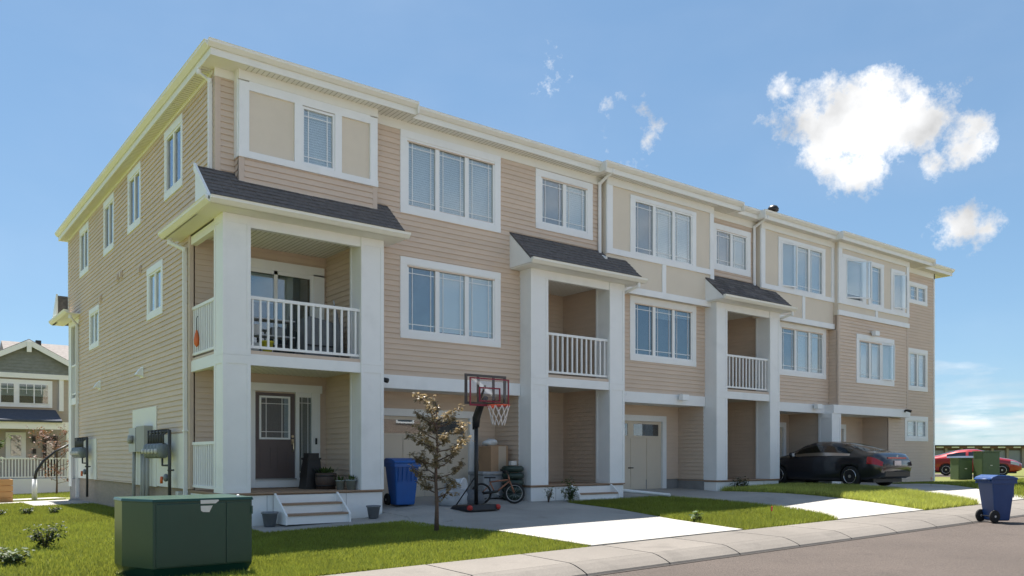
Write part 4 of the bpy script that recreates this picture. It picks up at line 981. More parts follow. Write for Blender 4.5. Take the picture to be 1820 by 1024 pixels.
bevel(obj('tote_body', MB().hexa([(-.38, -.26, 0), (.34, -.26, 0), (.34, .26, 0), (-.38, .26, 0), (-.42, -.3, .56), (.38, -.3, .56), (.38, .3, .56), (-.42, .3, .56)]), TARP, t), .03, 2)
bevel(obj('tote_lid', MB().box(-.44, .40, -.32, .32, .56, .64), TARP, t), .02, 2)
for i in range(5):
    z_ = float(gd(12.0, -.1)) + .02 + i * .165
    o_ = obj('tyre', MB().torus((0, 0, .08), .19, .078, 'z', 26, 10), mat('dark_green_rubber', (.02, .04, .03), .5, .2, 9), None, True, (11.96 + .012 * (i % 2), -.12, z_))
    tag(o_, 'dark tyre in the stack beside the porch column, ' + ('lowest', 'second from the ground', 'middle one', 'second from the top', 'topmost')[i], 'tyre', 'stacked tyres')
tag(obj('cleaning_sponge', MB().box(-.08, .08, -.05, .05, 0, .10), STICK, None, loc=(11.96, -.12, float(gd(12.0, -.1)) + .85)), 'small white carton on top of the tyre stack', 'carton')
# pots
def pot(c, r, h, mm, label, plant=0, seed=1):
    t_ = thing('plant_pot', label, 'pot', c)
    obj('pot_body', MB().lathe([(r * .68, 0), (r * .95, h * .88), (r * 1.06, h * .88), (r * 1.06, h), (r * .92, h), (r * .8, h * .75)], (0, 0, 0), 18), mm, t_, True)
    if plant:
        m = MB(); rn = random.Random(seed)
        for k in range(plant):
            a, q = rn.uniform(0, 6.28), rn.uniform(0, r); p0 = Vector((q * math.cos(a), q * math.sin(a), h * .9)); dv = Vector((math.cos(a) * rn.uniform(.2, 1), math.sin(a) * rn.uniform(.2, 1), rn.uniform(.6, 1.4))).normalized() * rn.uniform(.06, .16); sd = Vector((-dv.y, dv.x, 0)).normalized() * .018
            m.poly([p0, p0 + dv * .6 + sd, p0 + dv, p0 + dv * .6 - sd])
        obj('foliage', m, LEAFG, t_, fix=False)
POTG = mat('grey_pot', (.20, .215, .235), .55, .08, 5)
pot((7.86, -.82, gz(7.86, -.8) + .01), .14, .26, POTG, 'empty grey plastic pot right of the porch steps')
pot((5.72, -.78, gz(5.72, -.8) + .01), .15, .27, POTG, 'empty grey bucket left of the porch steps')
pot((7.66, -.22, .40), .11, .21, mat('sage_pot', (.27, .31, .30), .6, .08, 5), 'sage grey pot with small plant at the deck edge', 26, 4)
pot((7.50, -.06, .40), .10, .20, MATS['sage_pot'], 'sage grey pot half hidden behind another pot', 22, 9)
BAR = mat('barrel_wood', (.075, .05, .038), .7, .25, 6, .2, 30, stretch=(6, 6, 1))
t = thing('barrel_planter', 'dark half barrel planter with plants on the porch deck', 'planter', (7.40, .42, .40))
obj('barrel', MB().lathe([(.19, 0), (.225, .16), (.22, .34), (.19, .34)], (0, 0, 0), 18), BAR, t, True)
for z_ in (.06, .27): obj('hoop_band', MB().lathe([(.215 + (.008 if z_ > .1 else -.006), z_), (.222, z_ + .03)], (0, 0, 0), 18), BLACK, t, True)
m = MB(); rn = random.Random(4)
for k in range(60):
    a, q = rn.uniform(0, 6.28), rn.uniform(0, .18); p0 = Vector((q * math.cos(a), q * math.sin(a), .33)); dv = Vector((math.cos(a) * .7, math.sin(a) * .7, rn.uniform(.5, 1.3))).normalized() * rn.uniform(.08, .2); sd = Vector((-dv.y, dv.x, 0)).normalized() * .02
    m.poly([p0, p0 + dv * .6 + sd, p0 + dv, p0 + dv * .6 - sd])
obj('foliage', m, LEAFG, t, fix=False)
t = thing('tall_planter', 'tall black tapered planter beside the entry door sidelight', 'planter', (7.22, .75, .40))
obj('planter_body', MB().hexa([(-.2, -.2, 0), (.2, -.2, 0), (.2, .2, 0), (-.2, .2, 0), (-.14, -.14, .62), (.14, -.14, .62), (.14, .14, .62), (-.14, .14, .62)]), BLACK, t)
obj('planter_top', MB().box(-.155, .155, -.155, .155, .62, .66).box(-.12, .12, -.12, .12, .66, .76), BLACK, t)
# balcony things
t = thing('patio_grill', 'grey covered barbecue standing on the corner balcony', 'grill', (7.35, .7, 3.09))
GC = mat('grey_cover', (.19, .2, .215), .8, .15, 5, .3, 15)
bevel(obj('cover', MB().hexa([(-.45, -.3, 0), (.4, -.3, 0), (.4, .3, 0), (-.45, .3, 0), (-.3, -.22, .95), (.3, -.22, .85), (.3, .22, .85), (-.3, .22, .95)]), GC, t), .05, 3); obj('strap', MB().box(-.42, .40, -.31, -.295, .3, .33), BLACK, t)
t = thing('balcony_shelf', 'low metal shelf with white boxes on the corner balcony', 'shelf', (6.25, .55, 3.09))
for z_ in (.08, .42, .75): obj('shelf_board', MB().box(-.6, .45, -.18, .18, z_, z_ + .025), STEEL, t)
for a in (-.58, .43):
    for b in (-.16, .16): obj('leg', MB().box(a - .012, a + .012, b - .012, b + .012, 0, .8), BLACK, t)
for i, (a, z_) in enumerate(((-.4, .105), (-.12, .105), (.2, .105), (-.35, .445), (.1, .445))):
    tag(obj('storage_box', MB().box(-.12, .12, -.13, .13, 0, .17 + .03 * (i % 2)), (STICK, PAIL, BLACK, STICK, METER)[i], None, loc=(6.25 + a, .55, 3.09 + z_)), ('white box low on the balcony shelf, leftmost', 'pale box in the middle of the low balcony shelf', 'black box at the right of the low balcony shelf', 'white box on the upper balcony shelf', 'grey box on the upper balcony shelf')[i], 'box', 'boxes on the balcony shelf')
pot((5.98, .02, 3.09), .12, .26, mat('yellow_plastic', (.62, .55, .03), .45, .06, 5), 'yellow plastic tub on the balcony floor')
t = thing('patio_umbrella', 'closed grey patio umbrella leaning at the balcony column', 'umbrella', (7.66, .28, 3.09))
obj('umbrella_cloth', MB().tube([(0, 0, .15), (-.03, .03, .6), (-.09, .09, 1.2)], [.1, .085, .02], 10), GC, t, True); obj('pole', MB().tube([(0, 0, 0), (-.1, .1, 1.3)], .015, 6), STEEL, t)
t = thing('hanging_ornament', 'orange teardrop ornament hung on the balcony side railing', 'ornament', (4.98, 1.2, 3.36))
obj('ornament_body', MB().lathe([(.005, -.08), (.05, -.03), (.06, .06), (.04, .16), (.015, .26)], (0, 0, 0), 12), ORANGE, t, True); obj('hook', MB().tube([(0, 0, .25), (0, 0, .5), (.02, 0, .54)], .008, 6), BLACK, t)

# ------------------------------------------------------------------ trees, shrubs and weeds
def leaf_cloud(pts, size, rn, droop=.3):
    m = MB()
    for p in pts:
        p = Vector(p); a = rn.uniform(0, 6.28); el = rn.uniform(-.9, .5); d = Vector((math.cos(a) * math.cos(el), math.sin(a) * math.cos(el), math.sin(el) - droop * .3)).normalized()
        s = Vector((-d.y, d.x, 0)).normalized(); s = (s + Vector((0, 0, rn.uniform(-.7, .7)))).normalized(); L_ = size * rn.uniform(.6, 1.25); w = L_ * .30; up = d.cross(s) * L_ * .08
        m.v += [tuple(p), tuple(p + d * L_ * .5 + s * w), tuple(p + d * L_), tuple(p + d * L_ * .5 - s * w), tuple(p + d * L_ * .5 - up)]
        i = len(m.v) - 5; m.f += [[i, i + 1, i + 2, i + 4], [i, i + 4, i + 2, i + 3]]
    return m
def young_tree(loc, H, crown0, rad, nl, label, name, lm, seed, leaf=.06, spread=1.0):
    rn = random.Random(seed); t = thing(name, label, 'tree', loc)
    tr = MB(); trunk = [(0, 0, 0), (.01, .0, H * .2), (-.01, .01, H * .42), (.02, 0, H * .65), (0, .01, H * .97)]
    tr.tube(trunk, [.045, .034, .028, .018, .005], 10); pts = []
    for k in range(26):
        z0 = crown0 + (H * .88 - crown0) * (k / 25) ** .9; a = k * 2.4 + rn.uniform(-.3, .3); f_ = 1 - abs((z0 - crown0) / (H - crown0) - .5) * .9
        L_ = rad * rn.uniform(.75, 1.1) * max(.55, f_); z1 = z0 + L_ * rn.uniform(.3, .9)
        p0 = Vector((0, 0, z0)); p2 = Vector((math.cos(a) * L_, math.sin(a) * L_, min(z1, H * 1.03))); p1 = p0.lerp(p2, .5) + Vector((rn.uniform(-.05, .05), rn.uniform(-.05, .05), -.04))
        tr.tube([p0, p1, p2], [.014, .009, .003], 6)
        tw = []
        for j in range(5):
            q = p1.lerp(p2, rn.uniform(0, 1)); e = q + Vector((rn.uniform(-1, 1), rn.uniform(-1, 1), rn.uniform(-.3, 1))).normalized() * rad * rn.uniform(.15, .38) * spread
            tr.tube([q, e], [.005, .002], 5); tw.append((q, e))
        tw.append((p1, p2))
        for j in range(nl // 26):
            q, e = rn.choice(tw); pts.append(q.lerp(e, rn.uniform(.05, 1.05)) + Vector((rn.gauss(0, .02), rn.gauss(0, .02), rn.gauss(0, .02))))
    obj('trunk', tr, BARK, t, True); obj('crown', leaf_cloud(pts, leaf, rn), lm, t, fix=False)
    return t
young_tree((7.74, -3.38, gz(7.74, -3.38) - .02), 2.36, .62, .62, 3400, 'young dark leaved tree in the front lawn before the garage', 'young_tree', LEAF, 21, .07)
young_tree((3.0, 22, gz(3, 22) - .02), 2.6, .7, .95, 1300, 'young bright green tree before the porch of neighbouring house', 'young_tree', LEAFG, 5, .14)
young_tree((6.2, 26, gz(6.2, 26) - .02), 2.9, .5, 1.2, 700, 'thin russet leaved tree before the neighbouring porch railing', 'young_tree', LEAFR, 9, .12)
def shrub(loc, r, h, n, label, lm, seed, leaf=.05, name='shrub', cat='shrub', stems=9):
    rn = random.Random(seed); t = thing(name, label, cat, loc); st = MB(); pts = []
    for k in range(stems):
        a = rn.uniform(0, 6.28); e = Vector((math.cos(a) * r * rn.uniform(.2, .9), math.sin(a) * r * rn.uniform(.2, .9), h * rn.uniform(.55, 1)))
        st.tube([(0, 0, 0), (e.x * .4, e.y * .4, e.z * .6), e], [.008, .006, .002], 5)
        for j in range(n // stems): q = rn.uniform(.25, 1.05); pts.append(Vector((e.x * q, e.y * q, e.z * (q ** .8))) + Vector((rn.gauss(0, r * .16), rn.gauss(0, r * .16), rn.gauss(0, h * .08))))
    obj('stem', st, BARK, t, True); obj('foliage', leaf_cloud(pts, leaf, rn), lm, t, fix=False)
DG = grass_mat('dark_shrub_leaf', (.035, .06, .022), (.06, .09, .02))
shrub((1.95, -1.45, gz(1.95, -1.45) - .02), .27, .42, 420, 'small dark rounded shrub alone in the side lawn', DG, 2, .06)
shrub((1.35, -3.0, gz(1.35, -3) - .02), .30, .26, 380, 'loose grey green weed clump at lawn front', grass_mat('sage_leaf', (.10, .14, .06), (.1, .14, .04)), 12, .07, 'weed', 'weed')
for i, (a, b) in enumerate(((2.2, 7.3), (2.75, 7.2), (3.3, 7.0))):
    shrub((a, b, gz(a, b) - .02), .22, .2, 160, ('low dark tuft in the side lawn, farthest from the end wall', 'low dark tuft between two others in the side lawn', 'low dark tuft in the side lawn, closest to the end wall')[i], DG, 30 + i, .07, 'grass_tuft', 'tuft'); bpy.data.objects[-1] if False else None
for o_ in COL.objects:
    if o_.name.startswith('grass_tuft') and o_.parent is None: o_['group'] = 'tufts in the side lawn'
shrub((13.15, -.85, gz(13.1, -.85) - .02), .26, .58, 330, 'leafy green weed plant by the middle porch steps', LEAFG, 6, .07, 'weed', 'weed')
shrub((12.55, -.75, gz(12.5, -.75) - .02), .16, .42, 120, 'thin weed at the middle porch column base', LEAFG, 8, .055, 'weed', 'weed')
shrub((19.85, -.75, gz(19.8, -.75) - .02), .32, .42, 380, 'dark green bush at the third porch base', DG, 7, .07)
shrub((12.75, -5.1, gz(12.7, -5.1) - .02), .16, .26, 60, 'broad leaved weed at the driveway edge of middle lawn', LEAFG, 16, .11, 'weed', 'weed')
def pin_flag(x, y, label):
    t_ = thing('marker_flag', label, 'flag', (x, y, gz(x, y)))
    obj('wire', MB().tube([(0, 0, 0), (0, 0, .3)], .004, 5), BLACK, t_); obj('flag', MB().hexa([(0, -.002, .2), (.1, .03, .21), (.1, .034, .21), (0, .002, .2), (0, -.002, .29), (.1, .03, .3), (.1, .034, .3), (0, .002, .29)]), mat('flag_red', (.8, .03, .03), .6), t_)
pin_flag(14.2, -5.75, 'small red marker flag in the middle lawn'); pin_flag(26.6, -3.1, 'small red marker flag beside the wide driveway')

# ------------------------------------------------------------------ grass blades
def grass(name, sampler, n, h0, h1, label, gmat=None):
    x, y = sampler(n); n = len(x); z = g(x, y) - .02
    h = rng.uniform(h0, h1, n); a = rng.uniform(0, 2 * np.pi, n); w = rng.uniform(.004, .008, n) * (1 + h * 3); ln = h * rng.uniform(.1, .7, n); b = rng.uniform(0, 2 * np.pi, n)
    v = np.empty((n, 3, 3)); v[:, 0] = np.stack([x - np.cos(a) * w, y - np.sin(a) * w, z], -1); v[:, 1] = np.stack([x + np.cos(a) * w, y + np.sin(a) * w, z], -1)
    v[:, 2] = np.stack([x + np.cos(b) * ln, y + np.sin(b) * ln, z + h], -1)
    me = bpy.data.meshes.new(name); me.vertices.add(n * 3); me.loops.add(n * 3); me.polygons.add(n)
    me.vertices.foreach_set('co', v.ravel()); me.loops.foreach_set('vertex_index', np.arange(n * 3, dtype=np.int32))
    me.polygons.foreach_set('loop_start', np.arange(0, n * 3, 3, dtype=np.int32)); me.polygons.foreach_set('loop_total', np.full(n, 3, np.int32)); me.update()
    o = link(name, me, gmat or GRASS); o['kind'] = 'stuff'; o['label'] = label; o['category'] = 'grass'
def patch(xl, xr, y0, y1, keep=None, pow_=1.0):
    def f(n):
        y = y0 + (y1 - y0) * rng.random(n) ** pow_; l = np.array([xl(q) for q in y]); r_ = np.array([xr(q) for q in y]); x = l + (r_ - l) * rng.random(n)
        if keep is not None: k = keep(x, y); x, y = x[k], y[k]
        return x, y
    return f
vis = lambda y: max(-3, .0963 * (y + 15.6) - .35)
grass('lawn_grass', patch(lambda y: 3.75 if y < -3.6 else 4.5, lambda y: L1r(y) - .02, -6.3, -.55, lambda x, y: ~((x > 5.28) & (y > -1.64))), 95000, .03, .075, 'short green lawn grass in front of the corner porch')
grass('lawn_grass', patch(vis, lambda y: 4.9, -6.3, 16.5, lambda x, y: ~((x > 2.3) & (x < 3.72) & (y < -4.4) & (y > -5.45)) & ~((y > 11) & (y < 13.5) & (x > 3.4)) & ~((y > 13.5) & (y < 15.2) & (x > 1.8)), 1.5), 170000, .03, .08, 'sunlit side lawn grass beside the end wall')
grass('lawn_grass', patch(lambda y: 1.5, lambda y: 9, 19.7, 30), 30000, .04, .10, 'sunlit yellow green grass before the neighbouring house')
grass('lawn_grass', patch(L2l, L2r, -6.3, -1.0), 75000, .05, .12, 'grass of the middle lawn between two driveways')
grass('lawn_grass', patch(L3l, L3r, -6.3, -.5), 85000, .08, .20, 'long pale grass before the third porch and dark car', GRASSY)
grass('lawn_grass', patch(D3r, lambda y: 45, -6.3, -.1), 60000, .05, .14, 'grass beyond the wide driveway at the row end')

# ------------------------------------------------------------------ cars
def car_mesh():
    st = np.array([  # s, zb, zs, wb, ws, zt, wt
        (0.00, .42, .70, .62, .66, .80, .52), (0.05, .34, .78, .74, .79, .96, .66), (.18, .26, .87, .83, .865, 1.045, .70), (.55, .21, .91, .87, .895, 1.09, .64), (1.0, .19, .92, .88, .90, 1.235, .575),
        (1.5, .18, .92, .885, .90, 1.36, .55), (2.0, .18, .915, .885, .90, 1.415, .55), (2.45, .18, .905, .885, .90, 1.41, .555), (2.85, .18, .895, .885, .90, 1.31, .575), (3.3, .18, .885, .88, .895, 1.07, .65),
        (3.6, .19, .86, .875, .89, .955, .70), (4.0, .20, .80, .86, .875, .90, .68), (4.3, .22, .73, .80, .82, .82, .62), (4.5, .26, .64, .68, .71, .72, .52), (4.6, .34, .56, .5, .54, .62, .36)])
    s = np.linspace(0, 4.6, 70); c = np.stack([np.interp(s, st[:, 0], st[:, k]) for k in range(1, 7)], 1)
    ker = np.array([1, 2, 3, 2, 1]) / 9; pad = np.pad(c, ((2, 2), (0, 0)), 'edge'); c = np.stack([np.convolve(pad[:, k], ker, 'valid') for k in range(6)], 1)
    ring = []
    for i, (zb, zs, wb, ws, zt, wt) in enumerate(c):
        h = zs - zb; gl = zt - zs
        R_ = [(0, zb), (wb * .7, zb), (wb - .03, zb + .02), (wb, zb + .10), (ws + .0, zb + h * .45), (ws + .008, zb + h * .72), (ws - .008, zs - .03), (ws - .035, zs + .005 + min(.02, gl * .1))]
        e0 = R_[-1]
        for q in (.25, .5, .75, 1.0):
            R_.append((e0[0] + (wt - e0[0]) * q + .03 * math.sin(math.pi * q) * min(1, gl / .3), e0[1] + (zt - .05 * min(1, gl / .3) - e0[1]) * q))
        R_ += [(wt * .82, zt - .018 * min(1, gl / .2)), (wt * .45, zt - .003), (0, zt)]
        ring.append([(x_, s[i] - 2.3, z_) for x_, z_ in R_])
    return s, np.array(ring)
CS, CR = car_mesh()
def car(loc, rz, label, paint, zs=1.0, detail=True):
    t = thing('parked_car', label, 'car', loc, rz); n, m = CR.shape[:2]; V = CR.copy(); V[:, :, 2] *= zs
    def surf(i0, i1, j0, j1, off, both=True):
        mb = MB()
        for sg in ((1, -1) if both else (1,)):
            b0 = len(mb.v)
            for i in range(i0, i1 + 1):
                for j in range(j0, j1 + 1):
                    a = V[min(i + 1, n - 1), j] - V[max(i - 1, 0), j]; b = V[i, min(j + 1, m - 1)] - V[i, max(j - 1, 0)]; nn = np.cross(a, b); nn = -nn / (np.linalg.norm(nn) + 1e-9)
                    if nn[0] < -.02 and j < m - 1: nn = -nn
                    if j >= m - 3 and nn[2] < 0: nn = -nn
                    p = V[i, j] + nn * off; mb.v.append((sg * p[0], p[1], p[2]))
            w = j1 - j0 + 1
            for i in range(i1 - i0):
                for j in range(w - 1):
                    q = [b0 + i * w + j, b0 + i * w + j + 1, b0 + (i + 1) * w + j + 1, b0 + (i + 1) * w + j]; mb.f.append(q if sg > 0 else q[::-1])
        return mb
    body = surf(0, n - 1, 0, m - 1, 0)
    for e in (0, n - 1):
        pts = [tuple(V[e, j]) for j in range(m)] + [(-V[e, j][0], V[e, j][1], V[e, j][2]) for j in range(m - 2, 0, -1)]; body.poly(pts)
    me = body.mesh('car_body'); bm = bmesh.new(); bm.from_mesh(me); bmesh.ops.remove_doubles(bm, verts=bm.verts, dist=.002); bmesh.ops.recalc_face_normals(bm, faces=bm.faces); bm.to_mesh(me); bm.free()
    bo = link('car_body', me, paint, t, True)
    cutter = MB()
    for yy in (-1.33, 1.37):
        for sg in (-1, 1): cutter.lathe([(.345, -.22), (.345, .3)], (sg * .84, yy, .33 * zs), 28, 'x')
    cme = cutter.mesh('cut'); co = bpy.data.objects.new('cut', cme); COL.objects.link(co); co.parent = t
    bpy.context.view_layer.update()
    md = bo.modifiers.new('b', 'BOOLEAN'); md.operation = 'DIFFERENCE'; md.object = co; md.solver = 'EXACT'
    dg = bpy.context.evaluated_depsgraph_get(); nm = bpy.data.meshes.new_from_object(bo.evaluated_get(dg)); bo.modifiers.clear(); bo.data = nm
    if not nm.materials: nm.materials.append(paint)
    COL.objects.unlink(co); bpy.data.objects.remove(co)
    ix = lambda v: int(np.argmin(abs(CS - v)))
    for (a, b) in ((1.02, 1.95), (2.05, 3.0)):
        for sg in (-1, 1):
            for nm_, of, mm_ in (('side_window', .006, CGLASS), ('cabin_lining', .002, DARK)):
                q = surf(ix(a), ix(b), 8, 10, of, False); q.v = [(sg * x_, y_, z_) for x_, y_, z_ in q.v]; obj(nm_, q, mm_, t, True, fix=False)
    for nm_, a, b in (('rear_window', .62, 1.42), ('windscreen', 2.78, 3.42)): obj(nm_, surf(ix(a), ix(b), 11, 14, .006), CGLASS, t, True, fix=False); obj('cabin_lining', surf(ix(a), ix(b), 11, 14, .002), DARK, t, True, fix=False)
    CHR = mat('chrome', (.6, .6, .62), .2, metal=1)
    obj('window_trim', surf(ix(1.0), ix(3.1), 7, 8, .007), CHR if detail else BLACK, t, True, fix=False)
    for sg in (-1, 1):
        lens = surf(0, ix(.42), 5, 7, .012, False); lens.v = [(sg * x_, y_, z_) for x_, y_, z_ in lens.v]
        obj('tail_light', lens, mat('tail_red', (.42, .012, .015), .15, coat=.5), t, True)
        hl = surf(ix(4.1), n - 3, 5, 7, .01, False); hl.v = [(sg * x_, y_, z_) for x_, y_, z_ in hl.v]
        obj('headlight', hl, mat('headlamp', (.5, .52, .55), .1, coat=1), t, True)
        mr = obj('wing_mirror', MB().lathe([(.03, -.07), (.075, -.04), (.08, .04), (.04, .08)], (sg * 1.0, .75, .98 * zs), 10, 'x').tube([(sg * .86, .72, .93 * zs), (sg * .98, .74, .97 * zs)], .025, 6), paint, t, True)
        obj('mirror_glass', MB().box(sg * .95, sg * 1.05, .665, .672, .93 * zs, 1.03 * zs), STICK, mr)
        for hy in (-.55, .45): obj('door_handle', MB().box(sg * .893, sg * .915, hy - .09, hy + .09, .80 * zs, .825 * zs), paint, t)
    obj('rear_lights_bar', MB().box(-.45, .45, -2.305, -2.27, .86 * zs, .90 * zs), MATS['tail_red'], t)
    obj('licence_plate', MB().box(-.16, .16, -2.33, -2.295, .66, .80), mat('plate', (.62, .52, .52), .5, .3, 14), t)
    obj('emblem', MB().torus((0, -2.30, .93 * zs), .035, .007, 'y', 14, 5).box(-.02, -.013, -2.305, -2.295, .91 * zs, .95 * zs).box(.013, .02, -2.305, -2.295, .91 * zs, .95 * zs).box(-.013, .013, -2.304, -2.296, .926 * zs, .934 * zs), CHR, t)
    obj('rear_bumper', MB().hexa([(-.62, -2.32, .33), (.62, -2.32, .33), (.80, -2.05, .26), (-.80, -2.05, .26), (-.60, -2.33, .47), (.60, -2.33, .47), (.80, -2.06, .45), (-.80, -2.06, .45)]), BLACK, t)
    for yy in (-1.33, 1.37):
        for sg in (-1, 1):
            cx = sg * .80; zz = .325
            w = obj('wheel', MB().lathe([(.20, -.10), (.30, -.105), (.325, -.07), (.325, .07), (.30, .105), (.20, .10)], (cx, yy, zz), 30, 'x'), RUBBER, t, True)
            obj('rim', MB().torus((cx + sg * .095, yy, zz), .205, .014, 'x', 28, 6), CHR, w, True)
            sp = MB()
            for k in range(10):
                a = 2 * math.pi * k / 10; ca, sa = math.cos(a), math.sin(a); a2 = a + .13; sp.poly([(cx + sg * .10, yy + .04 * ca, zz + .04 * sa), (cx + sg * .097, yy + .2 * ca, zz + .2 * sa), (cx + sg * .097, yy + .2 * math.cos(a2), zz + .2 * math.sin(a2)), (cx + sg * .10, yy + .045 * math.cos(a + .5), zz + .045 * math.sin(a + .5))])
            obj('spoke', sp, mat('alloy', (.5, .5, .5), .3, metal=.8), w, fix=False); obj('brake_disc', MB().lathe([(.2, -.02), (.2, .02)], (cx + sg * .03, yy, zz), 20, 'x'), BLACK, w)
            obj('hub', MB().lathe([(.05, -.01), (.045, .012)], (cx + sg * .095, yy, zz), 12, 'x'), MATS['alloy'], w)
    obj('underbody', MB().box(-.70, .70, -2.0, 2.05, .15, .5), BLACK, t)
    return t
car((24.22, -1.05, float(gd(24.2, -2.2)) + .02), R(-6), 'dark grey sedan parked nose in on the driveway', mat('dark_metallic', (.022, .024, .032), .28, .05, 4, metal=.35, coat=1))
car((48.6, 4.9, .05), R(180 + 22.6), 'red car parked on the side street behind the green cabinets', mat('red_metallic', (.30, .008, .012), .3, .05, 4, metal=.3, coat=1), 1.05, True)

# ------------------------------------------------------------------ right hand background
def cabinet(x, y, w, h, label):
    z = gz(x, y); t_ = thing('utility_cabinet', label, 'utility cabinet', (x, y, z), R(-22), )
    bevel(obj('cabinet', MB().box(-w / 2, w / 2, -.25, .25, 0, h), OLIVE, t_), .015); obj('cabinet_lid', MB().box(-w / 2 - .03, w / 2 + .03, -.28, .28, h, h + .04), OLIVE, t_)
    obj('door', MB().box(-w / 2 + .05, w / 2 - .05, -.262, -.25, .06, h - .06), OLIVE, t_); obj('latch', MB().box(-.06, .06, -.285, -.26, h * .5, h * .5 + .04), STICK, t_)
cabinet(40.1, 1.85, .80, .98, 'lower olive green utility cabinet in the grass')
cabinet(40.6, .95, 1.02, 1.28, 'taller olive green utility cabinet in the grass')
def hydrant(x, y):
    z = -.315 + float(tilt(x)); t_ = thing('fire_hydrant', 'red fire hydrant with yellow cap at the pavement', 'hydrant', (x, y, z))
    obj('barrel', MB().lathe([(.13, 0), (.13, .04), (.09, .05), (.09, .40), (.11, .41)], (0, 0, 0), 16), RED, t_, True); obj('bonnet', MB().lathe([(.11, .41), (.10, .5), (.05, .57), (.03, .6)], (0, 0, 0), 16), mat('yellow_paint', (.7, .5, .05), .5), t_, True)
    for s in (-1, 1): obj('outlet', MB().lathe([(.05, 0), (.05, .07)], (s * .12 - (.07 if s < 0 else 0), 0, .3), 10, 'x'), RED, t_, True)
hydrant(24.15, -6.9)
def storage_row():
    A, B = Vector((100, 46)), Vector((138, 18)); d = (B - A).normalized(); L_ = (B - A).length
    t_ = thing('storage_building', 'long low storage building with grey doors beyond the side street', 'building', (A.x, A.y, -.9), math.atan2(d.y, d.x))
    obj('wall', MB().box(0, L_, .0, 6, 0, 3.2), mat('brown_panel', (.13, .10, .085), .8, .1, 1), t_)
    obj('roof', MB().box(-.5, L_ + .5, -1.0, 6.5, 3.45, 3.62), mat('dark_roof', (.05, .055, .05), .8), t_)
    obj('fascia', MB().box(-.4, L_ + .4, -.6, 0, 3.2, 3.45), mat('brick_fascia', (.22, .12, .09), .8, .1, 1), t_)
    k = 0; x_ = .3
    while x_ < L_ - 2: 
        obj('door', MB().box(x_, x_ + 1.75, -.06, 0, 0, 2.9), mat('door_grey', (.30, .31, .33), .6, .1, 1), t_); obj('pier', MB().box(x_ + 1.78, x_ + 2.08, -.35, 0, 0, 3.2), mat('tan_pier', (.36, .30, .24), .8), t_); obj('sunlit_spot', MB().box(x_ + .4, x_ + 1.4, -.66, -.61, 3.24, 3.42), WHITE, t_)  # white pieces under the roof edge: sunlit spots put in as colour
        x_ += 2.1
storage_row()

